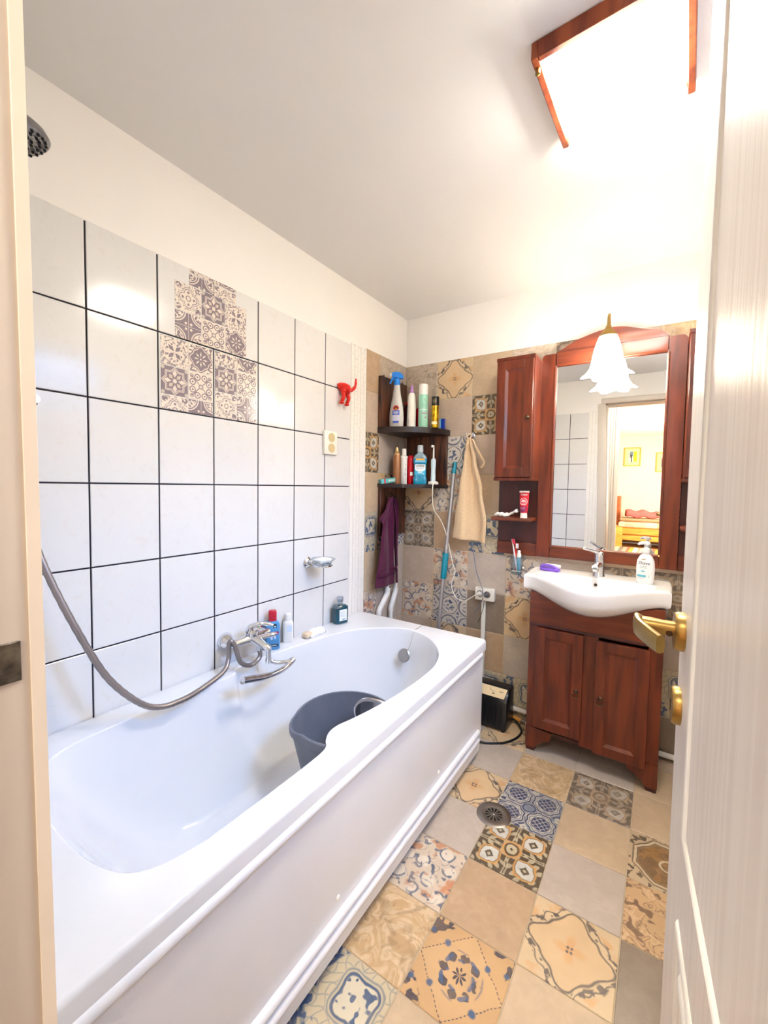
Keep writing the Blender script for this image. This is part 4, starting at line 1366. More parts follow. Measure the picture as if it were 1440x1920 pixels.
def on_bottle(c, rx, ry, dirdeg):
    """wrap label coordinates round an elliptic bottle, centred on heading dirdeg"""
    def f(x, y):
        a = math.radians(dirdeg) + x / ((rx + ry) / 2)
        return c + Vector((rx * math.cos(a), ry * math.sin(a), y))
    return f


def disc(bm, mf, x, y, r, n=20, ry=None):
    bm.faces.new([bm.verts.new(mf(x + r * math.cos(2 * PI * k / n), y + (ry or r) * math.sin(2 * PI * k / n))) for k in range(n)])


fb = on_bottle(c, 0.0468, 0.0312, -72)
fb2 = on_bottle(c, 0.0474, 0.0316, -72)
fb3 = on_bottle(c, 0.0479, 0.0320, -72)
lb = simple('label_royal_blue', (70, 104, 206))


def patch(bm, mf, x0, x1, y0, y1, nx=6, cut=None):
    sheet(bm, [[mf(x0 + (x1 - x0) * i / nx, y0 + (y1 - y0) * j / 4) for i in range(nx + 1)] for j in range(5)])


bm = BM()
vs = []
for k in range(13):          # shield shaped label
    t = k / 12
    y = 0.022 + 0.084 * t
    hw = 0.020 * math.sqrt(max(0.02, 1 - (1 - min(1, t * 2.2)) ** 2)) * (1 if t < .75 else 1 - 0.9 * (t - .75))
    vs.append((hw, y))
sheet(bm, [[fb(-hw + 2 * hw * i / 6, y) for i in range(7)] for hw, y in vs]); finish('label', bm, simple('label_lilac', (214, 216, 234)), b, norm=False)
bm = BM(); patch(bm, fb2, -0.019, 0.019, 0.070, 0.096); finish('label_band', bm, lb, b, norm=False)
bm = BM(); patch(bm, fb2, -0.0155, 0.0155, 0.024, 0.036); finish('label_band', bm, lb, b, norm=False)
bm = BM(); disc(bm, fb2, 0, 0.108, 0.017, 20); finish('emblem_ring', bm, simple('label_coral', (226, 104, 92)), b, norm=False)
bm = BM(); disc(bm, fb3, 0, 0.108, 0.0115, 18); finish('emblem', bm, simple('label_darkred', (120, 24, 32)), b, norm=False)
fb4 = on_bottle(c, 0.0484, 0.0324, -72)
bm = BM(); disc(bm, fb4, 0.001, 0.104, 0.005, 12, 0.007); finish('emblem', bm, simple('label_orange', (236, 150, 40)), b, norm=False)
bm = BM()
for k, wd in enumerate((0.026, 0.030, 0.022)): patch(bm, fb3, -wd / 2, wd / 2, 0.088 - 0.0065 * k, 0.0908 - 0.0065 * k)
finish('small_print', bm, M['print_white'], b, norm=False)

c = Vector((0.079, 2.145, z))
b = thing('wine_red_bottle', c, 'dark wine-red bottle with a red nozzle behind the spray bottle', 'bottle')
bm = BM(); lathe(bm, [(0, 0), (0.026, 0), (0.027, 0.004), (0.027, 0.110), (0.020, 0.134), (0.011, 0.142), (0.011, 0.158), (0, 0.158)], c, 24); finish('body', bm, pr('plum_bottle', (74, 18, 38), 0.25, var=0.05), b)
bm = BM(); lathe(bm, [(0, 0), (0.013, 0), (0.013, 0.010), (0, 0.010)], c + V(0, 0, 0.150), 18); tube(bm, [c + V(-0.012, -0.006, 0.158), c + V(0.004, -0.014, 0.160), c + V(0.024, -0.022, 0.159), c + V(0.032, -0.026, 0.157)], [0.0045, 0.006, 0.005, 0.003], 10); finish('nozzle', bm, M['red'], b)

c = Vector((0.140, 2.093, z))
b = thing('cream_spray_bottle', c, 'white slim bottle with a lilac spray top on the upper corner shelf', 'bottle')
bm = BM(); lathe(bm, [(0, 0), (0.0255, 0), (0.0265, 0.004), (0.0255, 0.110), (0.0225, 0.180), (0.018, 0.200), (0.0115, 0.206), (0, 0.206)], c, 28); finish('body', bm, simple('bottle_cream', (244, 238, 226)), b)
lil = simple('lilac', (196, 142, 206), 0.35)
bm = BM(); lathe(bm, [(0, 0), (0.0125, 0), (0.0125, 0.018), (0.008, 0.022), (0.0075, 0.040), (0.006, 0.046), (0, 0.047)], c + V(0, 0, 0.203), 18); finish('spray_top', bm, lil, b)
fb = on_bottle(c, 0.0262, 0.0262, -100)
bm = BM()
for k in range(9): patch(bm, fb, -0.004, 0.003, 0.018 + 0.004 * k, 0.0200 + 0.004 * k, 2)
finish('small_print', bm, simple('grey_print', (150, 160, 168)), b, norm=False)

c = Vector((0.146, 2.192, z))
b = thing('round_red_bottle', c, 'red round-shouldered bottle half hidden behind the white slim bottle', 'bottle')
bm = BM(); lathe(bm, [(0, 0), (0.032, 0), (0.034, 0.006), (0.036, 0.080), (0.034, 0.108), (0.024, 0.132), (0.010, 0.140), (0, 0.140)], c, 26); finish('body', bm, simple('red_glossy', (196, 18, 44), 0.22), b)
bm = BM(); lathe(bm, [(0, 0), (0.011, 0), (0.011, 0.012), (0, 0.013)], c + V(0, 0, 0.138), 16); finish('cap', bm, M['wine'], b)

c = Vector((0.209, 2.108, z))
b = thing('mint_spray_can', c, 'tall mint green spray can with a white cap on the upper corner shelf', 'spray can')
mint = simple('mint_green', (156, 212, 186), 0.28)
bm = BM(); lathe(bm, [(0, 0), (0.0265, 0), (0.0278, 0.004), (0.0275, 0.186), (0.026, 0.192), (0, 0.192)], c, 30); finish('can', bm, mint, b)
bm = BM(); lathe(bm, [(0, 0), (0.0268, 0), (0.0266, 0.056), (0.0245, 0.059), (0.0235, 0.054), (0, 0.053)], c + V(0, 0, 0.190), 30); span(bm, c + V(-0.003, -0.0266, 0.236), c + V(0.003, -0.0255, 0.2495)); finish('cap', bm, M['whiteplastic'], b)
fb = on_bottle(c, 0.0283, 0.0283, -52)
bm = BM(); patch(bm, fb, -0.030, 0.030, 0.101, 0.106, 10); finish('label_band', bm, simple('mint_pale', (222, 240, 226)), b, norm=False)
bm = BM(); patch(bm, fb, -0.014, 0.018, 0.080, 0.085, 8); finish('label_band', bm, simple('label_pink', (196, 84, 148)), b, norm=False)
bm = BM(); disc(bm, fb, 0.008, 0.058, 0.0042, 12); finish('label_dot', bm, M['label_pink'], b, norm=False)
text('C', 0.014, lambda x, y: fb(x + 0.003, y + 0.158), M['print_dark'], b)
bm = BM()
for x0, y0, x1, y1 in ((-0.012, 0.118, -0.0112, 0.138), (-0.004, 0.118, -0.0032, 0.142), (0.004, 0.118, 0.0048, 0.134), (-0.012, 0.126, 0.0048, 0.1268)): patch(bm, fb, x0, x1, y0, y1, 2)
finish('small_print', bm, simple('mint_dark', (92, 150, 128)), b, norm=False)

c = Vector((0.279, 2.122, z))
b = thing('gold_spray_can', c, 'short gold spray can with a black cap at the right end of the upper shelf', 'spray can')
gold = pr('gold_foil', (232, 190, 44), 0.2, metal=0.75, var=0.25, scale=40, col2=(150, 104, 14))
bm = BM(); lathe(bm, [(0, 0), (0.020, 0), (0.0215, 0.004), (0.0215, 0.122), (0.0205, 0.126), (0, 0.126)], c, 26); finish('can', bm, gold, b)
bm = BM(); lathe(bm, [(0, 0), (0.0218, 0), (0.0215, 0.048), (0.019, 0.051), (0, 0.052)], c + V(0, 0, 0.124), 26); finish('cap', bm, M['black'], b)
fb = on_bottle(c, 0.0223, 0.0223, -82)
bm = BM()
for k in range(20):
    a0, a1 = 2 * PI * k / 20, 2 * PI * (k + 1) / 20
    bm.faces.new([bm.verts.new(fb(r * math.cos(a), 0.149 + r * math.sin(a))) for r, a in ((0.0105, a0), (0.0122, a0), (0.0122, a1), (0.0105, a1))])
finish('cap_ring', bm, M['brass'], b, norm=False)
bm = BM(); disc(bm, fb, -0.001, 0.149, 0.0068, 16); finish('cap_emblem', bm, simple('grey_emblem', (104, 104, 100)), b, norm=False)
bm = BM(); patch(bm, fb, -0.016, 0.020, 0.018, 0.034, 8); finish('label_band', bm, simple('gold_pale', (236, 222, 172)), b, norm=False)

c = Vector((0.288, 2.203, z))
b = thing('blue_box', c, 'small dark blue box with a pale blue edge beside the gold spray can', 'box')
bm = BM(); box(bm, c + V(0, 0, 0.031), (0.030, 0.016, 0.062), 0.0015, 1, None); finish('carton', bm, simple('royal_blue', (16, 52, 156), 0.3), b)
bm = BM(); span(bm, c + V(-0.0155, -0.0085, 0.001), c + V(-0.0075, 0.0085, 0.0615)); finish('edge', bm, simple('sky_blue', (120, 196, 236), 0.3), b)

# --- lower board, from the left
z = Z2
c = Vector((0.046, 2.010, z))
b = thing('toothpaste_box', c, 'turquoise and red toothpaste box lying at the left of the lower corner shelf', 'box')
Mt = Matrix.Translation(c + V(0.002, 0, 0.0150)) @ Matrix.Rotation(math.radians(62), 4, 'Z') @ Matrix.Rotation(math.radians(-8), 4, 'Y')
bm = BM(); box(bm, (0, 0, 0.004), (0.120, 0.034, 0.026), 0.001, 1, Mt); finish('carton', bm, simple('turquoise_card', (92, 184, 190), 0.35), b)
bm = BM(); box(bm, (-0.038, 0, 0.004), (0.010, 0.0346, 0.0266), 0, 1, Mt); finish('red_stripe', bm, simple('card_red', (206, 60, 70), 0.35), b)
bm = BM(); box(bm, (0.010, 0, 0.004), (0.050, 0.0343, 0.012), 0, 1, Mt); finish('print_band', bm, simple('card_mint', (204, 224, 196), 0.35), b)

c = Vector((0.073, 2.050, z))
b = thing('bronze_mousse_can', c, 'slim bronze can with a gold pointed cap on the lower corner shelf', 'spray can')
bm = BM(); lathe(bm, [(0, 0), (0.0215, 0), (0.0225, 0.003), (0.0225, 0.160), (0.019, 0.168), (0, 0.168)], c, 26); finish('can', bm, pr('bronze_lacquer', (168, 116, 78), 0.35, metal=0.4, var=0.06), b)
bm = BM(); lathe(bm, [(0, 0), (0.0185, 0), (0.0185, 0.010), (0.013, 0.016), (0.010, 0.030), (0.0065, 0.046), (0, 0.048)], c + V(0, 0, 0.168), 22); finish('cap', bm, pr('pale_gold', (228, 186, 128), 0.3, metal=0.5, var=0.03), b)

c = Vector((0.108, 2.072, z))
b = thing('white_tube', c, 'white upright tube with a white screw cap beside the bronze can', 'tube')
bm = BM()
loft(bm, [[c + V((0.020 + 0.0) * math.cos(a) * kx, 0.020 * math.sin(a) * ky, zz) for a in [2 * PI * i / 28 for i in range(28)]] for kx, ky, zz in ((1.05, .30, 0.0), (1.05, .34, 0.006), (1.0, .7, 0.06), (0.98, .95, 0.12), (1.0, 1.0, 0.152), (1.12, 1.12, 0.1535), (1.12, 1.12, 0.161), (0.62, 0.62, 0.168), (0.5, 0.5, 0.17))])
finish('body', bm, M['whiteplastic'], b)
bm = BM(); lathe(bm, [(0, 0), (0.0125, 0), (0.0135, 0.002), (0.0125, 0.036), (0.011, 0.038), (0, 0.038)], c + V(0, 0, 0.168), 20); finish('cap', bm, M['whiteplastic'], b)
fb = on_bottle(c, 0.0218, 0.0150, -52)
bm = BM()
for k in range(8): patch(bm, fb, 0.0, 0.006 - 0.002 * (k % 3), 0.050 + 0.010 * k, 0.0565 + 0.010 * k, 2)
finish('vertical_print', bm, simple('slate_print', (112, 124, 150)), b, norm=False)
bm = BM(); patch(bm, fb, -0.022, 0.014, 0.1545, 0.159, 8); finish('neck_line', bm, M['print_dark'], b, norm=False)

c = Vector((0.133, 2.108, z))
b = thing('red_slim_bottle', c, 'slim red bottle between the white tube and the blue mouthwash', 'bottle')
bm = BM(); lathe(bm, [(0, 0), (0.020, 0), (0.0215, 0.004), (0.0215, 0.130), (0.018, 0.158), (0.010, 0.168), (0, 0.169)], c, 24); finish('body', bm, simple('red_glossy2', (206, 14, 30), 0.2), b)
fb = on_bottle(c, 0.0219, 0.0219, -60)
bm = BM(); patch(bm, fb, -0.002, 0.014, 0.050, 0.070, 4); finish('label', bm, M['print_white'], b, norm=False)

c = Vector((0.196, 2.108, z))
b = thing('mouthwash_bottle', c, 'turquoise mouthwash bottle with a clear cap and white label on the lower shelf', 'bottle')
rz = math.radians(30)
aqua = pr('aqua_liquid', (20, 152, 186), 0.08, var=0.06, coat=0.6, col2=(14, 124, 166))
bm = BM()


def mwring(w, d, zz, n=32):
    e = 2 / 4.6
    return [Matrix.Translation(c) @ Matrix.Rotation(rz, 4, 'Z') @ Vector((w / 2 * math.copysign(abs(math.cos(a)) ** e, math.cos(a)), d / 2 * math.copysign(abs(math.sin(a)) ** e, math.sin(a)), zz)) for a in [2 * PI * i / n for i in range(n)]]


loft(bm, [mwring(*q) for q in ((0.074, 0.044, 0), (0.079, 0.048, 0.004), (0.080, 0.048, 0.034), (0.072, 0.044, 0.044), (0.070, 0.043, 0.052), (0.072, 0.044, 0.060), (0.072, 0.044, 0.118), (0.079, 0.048, 0.124), (0.079, 0.048, 0.146))])
finish('body', bm, aqua, b)
bm = BM(); loft(bm, [mwring(*q) for q in ((0.079, 0.048, 0.146), (0.076, 0.047, 0.156), (0.058, 0.040, 0.170), (0.034, 0.032, 0.178), (0.030, 0.030, 0.190))]); finish('shoulder', bm, pr('aqua_empty', (128, 150, 160), 0.1, var=0.05, coat=0.4), b)
bm = BM(); lathe(bm, [(0, 0), (0.0165, 0), (0.0175, 0.003), (0.0165, 0.036), (0.014, 0.039), (0, 0.039)], c + V(0, 0, 0.187), 22); finish('cap', bm, simple('smoke_cap', (186, 196, 200), 0.2), b)
f1, f2 = lab(c, rz, 0.0228), lab(c, rz, 0.0233)
bm = BM(); plate(bm, f1, -0.030, 0.030, 0.084, 0.114, r=0.003); finish('label', bm, M['print_white'], b, norm=False)
bm = BM(); plate(bm, f1, -0.030, 0.030, 0.054, 0.084); finish('label', bm, simple('label_cyan', (44, 178, 214)), b, norm=False)
bm = BM(); vs = [bm.verts.new(f2(0.030 * math.cos(a), 0.085 - 0.010 * math.sin(a))) for a in [PI * k / 12 for k in range(13)]]; bm.faces.new(vs); finish('label', bm, M['print_white'], b, norm=False)
f3 = lab(c, rz, 0.0240)
text('LISTERINE', 0.0135, lambda x, y: f3(x, y + 0.1045), M['print_dark'], b, bold=0.0003, xs=0.82)
text('COOL MINT', 0.0098, lambda x, y: f3(x, y + 0.0915), M['print_blue'], b, xs=0.85)
bm = BM()
for x0, x1, y0 in ((-0.015, 0.016, 0.073), (-0.012, 0.014, 0.068), (-0.014, 0.012, 0.063)): plate(bm, f2, x0, x1, y0, y0 + 0.0022)
disc(bm, f2, 0.018, 0.060, 0.0034, 10)
finish('small_print', bm, M['print_white'], b, norm=False)
f4 = lab(c, rz, 0.0250)
bm = BM(); vs = [bm.verts.new(f4(*q)) for q in ((-0.026, 0.138), (0.026, 0.138), (0.022, 0.147), (-0.022, 0.147))]; bm.faces.new(vs); finish('label', bm, simple('label_amber', (246, 172, 32)), b, norm=False)
bm = BM(); plate(bm, f4, -0.030, 0.030, 0.126, 0.137); finish('label', bm, simple('label_sky', (104, 190, 226)), b, norm=False)

c = Vector((0.266, 2.140, z))
b = thing('electric_toothbrush', c, 'white electric toothbrush standing in its charger at the shelf end', 'toothbrush')
bm = BM(); lathe(bm, [(0, 0), (0.030, 0), (0.032, 0.003), (0.031, 0.012), (0.022, 0.018), (0, 0.018)], c, 26, (0, 0, 1), 1, 0.8); span(bm, c + V(0.012, -0.026, 0.002), c + V(0.030, -0.014, 0.012), 0.002, 1); finish('charger', bm, M['whiteplastic'], b)
bm = BM(); lathe(bm, [(0, 0), (0.0135, 0), (0.0145, 0.010), (0.013, 0.060), (0.0145, 0.100), (0.0145, 0.122), (0.011, 0.132), (0, 0.133)], c + V(0, 0, 0.016), 22); finish('handle', bm, simple('pale_aqua', (206, 226, 230), 0.35), b)
bm = BM(); lathe(bm, [(0, 0), (0.0065, 0), (0.0048, 0.010), (0.0040, 0.060), (0.0038, 0.068), (0, 0.069)], c + V(0, 0, 0.148), 14); lathe(bm, [(0, 0), (0.0075, 0), (0.0080, 0.006), (0.0068, 0.016), (0, 0.016)], c + V(0.003, -0.004, 0.218), 14, (-0.6, -0.7, 0.1)); finish('brush_head', bm, M['whiteplastic'], b)

# ================================================================= power leads and the socket on the back wall
cord = BM()
tube(cord, spl([(0.288, 2.118, Z2 + 0.006), (0.294, 2.090, Z2 + 0.004), (0.300, 2.070, 1.235), (0.292, 2.10, 1.13), (0.300, 2.18, 1.055), (0.332, 2.19, 0.977), (0.372, 2.205, 0.808), (0.388, 2.205, 0.755), (0.366, 2.21, 0.672), (0.395, 2.21, 0.607), (0.448, 2.205, 0.592), (0.492, 2.20, 0.620), (0.524, 2.20, 0.645)], 8), 0.0028, 8)
tag(finish('charger_cord', cord, M['cream'], loc=(0.30, 2.2, 0.6)), 'thin white lead hanging from the electric toothbrush down to the wall socket', 'cord')
so_ = thing('wall_socket', (0.560, YB, 0.606), 'white surface-mounted double socket on the patchwork wall beside the vanity', 'socket')
bm = BM(); span(bm, (0.505, YB - 0.034, 0.607), (0.618, YB - 0.001, 0.680), 0.006, 3); finish('housing', bm, M['cream'], so_)
for x in (0.536, 0.578):
    bm = BM(); lathe(bm, [(0.0195, 0.0), (0.0195, 0.0012), (0.0180, 0.0012), (0.0175, -0.010), (0, -0.010)], (x, YB - 0.0345, 0.645), 28, (0, -1, 0)); finish('socket', bm, simple('socket_shade', (150, 138, 124)), so_)
bm = BM(); lathe(bm, [(0, 0), (0.014, 0), (0.014, 0.010), (0.010, 0.020), (0.006, 0.030), (0, 0.031)], (0.536, YB - 0.026, 0.645), 18, (-0.25, -1, 0)); tag(finish('white_plug', bm, M['whiteplastic'], loc=(0.536, YB - 0.03, 0.645)), 'white plug pushed into the left half of the wall socket', 'plug')
bm = BM(); lathe(bm, [(0, 0), (0.0155, 0), (0.0155, 0.012), (0.011, 0.022), (0.005, 0.030), (0, 0.031)], (0.578, YB - 0.026, 0.645), 18, (-0.3, -1, -0.1)); tag(finish('grey_plug', bm, simple('plug_grey', (96, 92, 90)), loc=(0.578, YB - 0.03, 0.645)), 'dark grey plug in the right half of the wall socket', 'plug')
bm = BM(); tube(bm, spl([(0.474, 2.236, 0.96), (0.492, 2.225, 0.867), (0.518, 2.215, 0.764), (0.552, 2.205, 0.693), (0.566, 2.195, 0.658), (0.570, 2.205, 0.648)], 7), 0.0026, 8); tube(bm, spl([(0.566, 2.198, 0.642), (0.552, 2.205, 0.600), (0.525, 2.225, 0.560), (0.500, 2.240, 0.530)], 6), 0.0020, 8)
tag(finish('grey_lead', bm, simple('lead_grey', (118, 124, 138), 0.4), loc=(0.55, 2.2, 0.65)), 'grey lead running from behind the tan towel to the wall socket', 'cord')
bm = BM(); span(bm, (0.539, YB - 0.016, 0.02), (0.562, YB - 0.0005, 0.610), 0.002, 1); tag(finish('cable_duct', bm, M['cream'], loc=(0.55, YB, 0.02)), 'narrow cream cable duct running up the wall to the socket', 'duct')
bm = BM(); tube(bm, spl([(0.556, YB - 0.018, 0.606), (0.552, YB - 0.022, 0.560), (0.540, YB - 0.022, 0.515), (0.522, YB - 0.014, 0.470)], 6), 0.0016, 6); tag(finish('black_lead', bm, M['black'], loc=(0.55, YB, 0.6)), 'thin black lead curling over the cable duct below the socket', 'cord')

# mop handle
mo = thing('mop_handle', (0.295, 2.13, 0.0), 'grey mop pole with turquoise grip leaning in the corner behind the bathtub', 'mop')
def mp_(zz): return Vector((0.298 + 0.042 * zz, 2.115 + 0.088 * zz, zz))
bm = BM(); tube(bm, [mp_(0.03), mp_(1.332)], 0.0115, 14); finish('pole', bm, M['alu'], mo)
bm = BM(); tube(bm, [mp_(1.328), mp_(1.392), mp_(1.396)], [0.0128, 0.0128, 0.010], 16); finish('end_grip', bm, M['teal'], mo)
bm = BM(); tube(bm, [mp_(1.362), mp_(1.388)], 0.0040, 8); bmesh.ops.translate(bm, verts=list(bm.verts), vec=(-0.004, -0.0105, 0)); finish('hanging_slot', bm, M['hole'], mo)
bm = BM(); tube(bm, [mp_(0.712), mp_(0.716), mp_(0.858), mp_(0.862)], [0.015, 0.0175, 0.0175, 0.015], 18); finish('adjusting_grip', bm, M['teal'], mo)
bm = BM(); span(bm, (0.19, 2.06, 0.0), (0.41, 2.16, 0.03), 0.006, 2); finish('mop_plate', bm, M['greyplastic'], mo)

# water pipes rising along the left wall behind the tub
PV = 'white plastic water pipes behind the bathtub'
for y0, y1, lab_ in ((1.950, 2.034, 'left white plastic water pipe with a bend under the purple towels'), (2.078, 2.124, 'right white plastic water pipe with a bend under the purple towels')):
    pp = thing('water_pipe', (0.03, y0, 0.0), lab_, 'pipe', PV)
    k = (y1 - y0)
    zb0 = 0.515 if k > 0.06 else 0.505
    bm = BM(); tube(bm, [(0.030, y0, 0.02), (0.030, y0, zb0)], 0.0125, 14); tube(bm, [(0.030, y1, zb0 + 0.10), (0.030, y1, 0.76)], 0.0125, 14); finish('pipe', bm, M['pvc'], pp)
    bm = BM(); tube(bm, spl([(0.030, y0, zb0 - 0.016), (0.030, y0, zb0 + 0.008), (0.030, y0 + k * .25, zb0 + 0.030), (0.030, y1 - k * .25, zb0 + 0.072), (0.030, y1, zb0 + 0.094), (0.030, y1, zb0 + 0.118)], 4), 0.0160, 14); finish('elbow', bm, M['pvc'], pp)
bm = BM(); lathe(bm, [(0, 0), (0.012, 0), (0.013, 0.010), (0.009, 0.014), (0, 0.014)], (0.020, 2.072, 0.626), 16, (1, -0.2, 0)); tube(bm, [(0.004, 2.072, 0.626), (0.024, 2.072, 0.626)], 0.007, 10)
tag(finish('stop_valve', bm, M['chrome'], loc=(0.01, 2.072, 0.626)), 'small chrome stop valve between the two white pipes', 'valve')


# ================================================================= towels
def interp(tab, t):
    for (t0, a), (t1, b) in zip(tab[:-1], tab[1:]):
        if t <= t1:
            q = (t - t0) / max(1e-6, t1 - t0)
            q = q * q * (3 - 2 * q)
            return a + (b - a) * q
    return tab[-1][1]


def towel(bm, place, L, R_, ztop, zl, zr, amp, folds, nx=44, nz=50, phase=0.0, top=None):
    rows = []
    for j in range(nz + 1):
        t = j / nz
        l, r = interp(L, t), interp(R_, t)
        row = []
        for i in range(nx + 1):
            s = i / nx
            zz = ztop + (zl + (zr - zl) * s - ztop) * t
            if top: zz += top(s) * (1 - t) ** 2
            am = interp(amp, t)
            d = am * math.sin(folds * PI * s + phase + 0.7 * math.sin(3 * t + s * 2)) + am * 0.12 * math.sin(folds * 2.3 * PI * s + 1.3 + phase)
            row.append(place(l + (r - l) * s, d, zz))
        rows.append(row)
    sheet(bm, rows)


def cloth(name, bm, mat, parent, th=0.004):
    o = finish(name, bm, mat, parent, ang=80)
    m = o.modifiers.new('thickness', 'SOLIDIFY')
    m.thickness = th
    m.offset = 0
    return o


tw = thing('plum_towel', (0.055, 2.0, 0.65), 'plum terry towel with a folded top hanging under the corner shelf, nearer the tub', 'towel', 'plum towels under the corner shelf')
pl = lambda a, d, zz: Vector((0.062 + d, a, zz))
bm = BM()
towel(bm, pl, [(0, 1.985), (0.10, 1.950), (0.25, 1.915), (0.5, 1.895), (1.0, 1.858)], [(0, 2.006), (0.1, 2.032), (0.3, 2.050), (0.6, 2.062), (1.0, 2.072)], 1.182, 0.674, 0.664, [(0, 0.012), (0.15, 0.020), (0.5, 0.016), (1, 0.010)], 1.9)
cloth('towel', bm, M['purpletowel'], tw)
bm = BM()
pl2 = lambda a, d, zz: Vector((0.080 + d, a, zz))
towel(bm, pl2, [(0, 1.984), (0.4, 1.925), (1.0, 1.862)], [(0, 2.004), (0.4, 1.992), (1.0, 1.930)], 1.184, 1.060, 1.000, [(0, 0.006), (1, 0.010)], 2.0, 20, 20)
cloth('folded_corner', bm, M['purpletowel'], tw)
bm = BM()
for zz in (0.725, 0.742, 0.759):
    pass
towel(bm, lambda a, d, zz: Vector((0.0645 + d, a, zz)), [(0, 1.8765), (1.0, 1.8750)], [(0, 2.068), (1.0, 2.069)], 0.770, 0.730, 0.722, [(0, 0.0115), (1, 0.0110)], 1.9, 44, 6, phase=0.10)
cloth('woven_border', bm, pr('plum_border', (84, 16, 56), 0.85, var=0.2, scale=90, stretch=(1, 1, 8), bump=0.6), tw, 0.006)
tw2 = thing('plum_towel', (0.05, 2.09, 0.65), 'narrow plum terry towel hanging behind and right of its folded twin', 'towel', 'plum towels under the corner shelf')
bm = BM()
towel(bm, lambda a, d, zz: Vector((0.052 + d, a, zz)), [(0, 2.046), (0.12, 2.040), (0.4, 2.058), (1.0, 2.076)], [(0, 2.082), (0.1, 2.098), (0.35, 2.112), (1.0, 2.134)], 1.182, 0.668, 0.656, [(0, 0.010), (0.2, 0.018), (1, 0.016)], 1.7, 32, 50, phase=0.8)
cloth('towel', bm, M['purpletowel'], tw2)

thk = thing('towel_hook', (0.447, YB, 1.535), 'chrome and red double wall hook holding the tan towel', 'hook')
bm = BM(); lathe(bm, [(0, 0), (0.016, 0), (0.016, 0.004), (0.010, 0.008), (0, 0.008)], (0.452, YB - 0.0005, 1.545), 20, (0, -1, 0))
for x in (0.432, 0.472):
    tube(bm, spl([(0.452, YB - 0.008, 1.540), (x, YB - 0.020, 1.528), (x, YB - 0.036, 1.530), (x, YB - 0.040, 1.548), (x, YB - 0.040, 1.556)], 4), [0.005] * 13 + [0.0065] * 4, 10)
finish('prongs', bm, M['chrome'], thk)
bm = BM(); ball(bm, (0.450, YB - 0.026, 1.520), 0.013, (1, 0.8, 0.9), 8); finish('red_bead', bm, M['red'], thk)
tt = thing('tan_towel', (0.46, YB - 0.04, 0.94), 'tan terry towel hanging by its loop from the hook on the patchwork wall', 'towel')
bm = BM()
towel(bm, lambda a, d, zz: Vector((a, YB - 0.050 + d, zz)), [(0, 0.440), (0.06, 0.436), (0.2, 0.424), (0.5, 0.400), (0.8, 0.376), (1.0, 0.362)], [(0, 0.462), (0.06, 0.474), (0.2, 0.500), (0.5, 0.545), (0.8, 0.574), (1.0, 0.570)], 1.528, 0.952, 0.938, [(0, 0.006), (0.1, 0.016), (0.5, 0.022), (1, 0.020)], 3.0, 48, 60, phase=2.4)
cloth('towel', bm, M['tantowel'], tt)
bm = BM(); tube(bm, spl([(0.462, YB - 0.044, 1.520), (0.478, YB - 0.050, 1.512), (0.500, YB - 0.052, 1.470), (0.530, YB - 0.052, 1.418), (0.546, YB - 0.050, 1.390), (0.538, YB - 0.046, 1.372), (0.524, YB - 0.042, 1.360)], 6), 0.0055, 8); finish('hem_strip', bm, M['tantowel'], tt)
bm = BM(); tube(bm, spl([(0.446, YB - 0.050, 1.526), (0.440, YB - 0.044, 1.545), (0.452, YB - 0.040, 1.552), (0.462, YB - 0.044, 1.540), (0.458, YB - 0.050, 1.524)], 5), 0.0040, 8); finish('loop', bm, M['tantowel'], tt)
bs = thing('bath_brush', (0.412, YB - 0.03, 1.24), 'navy long-handled bath brush hanging behind the left edge of the tan towel', 'brush')
bm = BM(); tube(bm, spl([(0.446, YB - 0.020, 1.515), (0.436, YB - 0.018, 1.45), (0.424, YB - 0.016, 1.36), (0.414, YB - 0.014, 1.30)], 5), [0.003] * 5 + [0.005] * 5 + [0.008] * 6, 10); finish('handle', bm, M['navy'], bs)
bm = BM(); ball(bm, (0.408, YB - 0.018, 1.265), 0.030, (0.8, 0.45, 1.25), 9); finish('head', bm, M['navy'], bs)

# ================================================================= floor things by the back wall
bxo = thing('appliance_box', (0.68, 2.09, 0.0), 'black plastic appliance box with a cream label on its sloping top, behind the tub end', 'appliance')
bm = BM()
prism(bm, [(2.030, 0.012), (2.034, 0.150), (2.042, 0.172), (2.082, 0.206), (2.100, 0.210), (2.150, 0.206), (2.158, 0.190), (2.160, 0.012)], lambda a, b: (0.585, a, b), lambda a, b: (0.764, a, b))
bmesh.ops.bevel(bm, geom=[e for e in bm.edges if abs(e.verts[0].co.x - e.verts[1].co.x) < 1e-4], offset=0.006, segments=2, profile=0.5, affect='EDGES')
finish('housing', bm, M['black'], bxo, ang=30)
bm = BM()
for k in range(6): span(bm, (0.606 + 0.026 * k, 2.0285, 0.03), (0.612 + 0.026 * k, 2.033, 0.135), 0.001, 1)
finish('ribs', bm, M['black'], bxo)
for x in (0.605, 0.745):
    bm = BM(); lathe(bm, [(0, 0), (0.010, 0), (0.012, 0.014), (0, 0.014)], (x, 2.045, 0), 12); lathe(bm, [(0, 0), (0.010, 0), (0.012, 0.014), (0, 0.014)], (x, 2.145, 0), 12); finish('foot', bm, M['black'], bxo)
tq = (Vector((0, 2.082, 0.206)) - Vector((0, 2.042, 0.172)))
fl_ = lambda x, y: Vector((0.675 + x, 2.0625, 0.1895)) + tq.normalized() * y + Vector((0, -0.65, 0.76)) * 0.0006
bm = BM(); vs = [bm.verts.new(fl_(*q)) for q in ((-0.075, -0.030), (0.072, -0.030), (0.078, 0.024), (-0.075, 0.024))]; bm.faces.new(vs); finish('label', bm, simple('label_cream', (226, 202, 158), 0.5), bxo, norm=False)
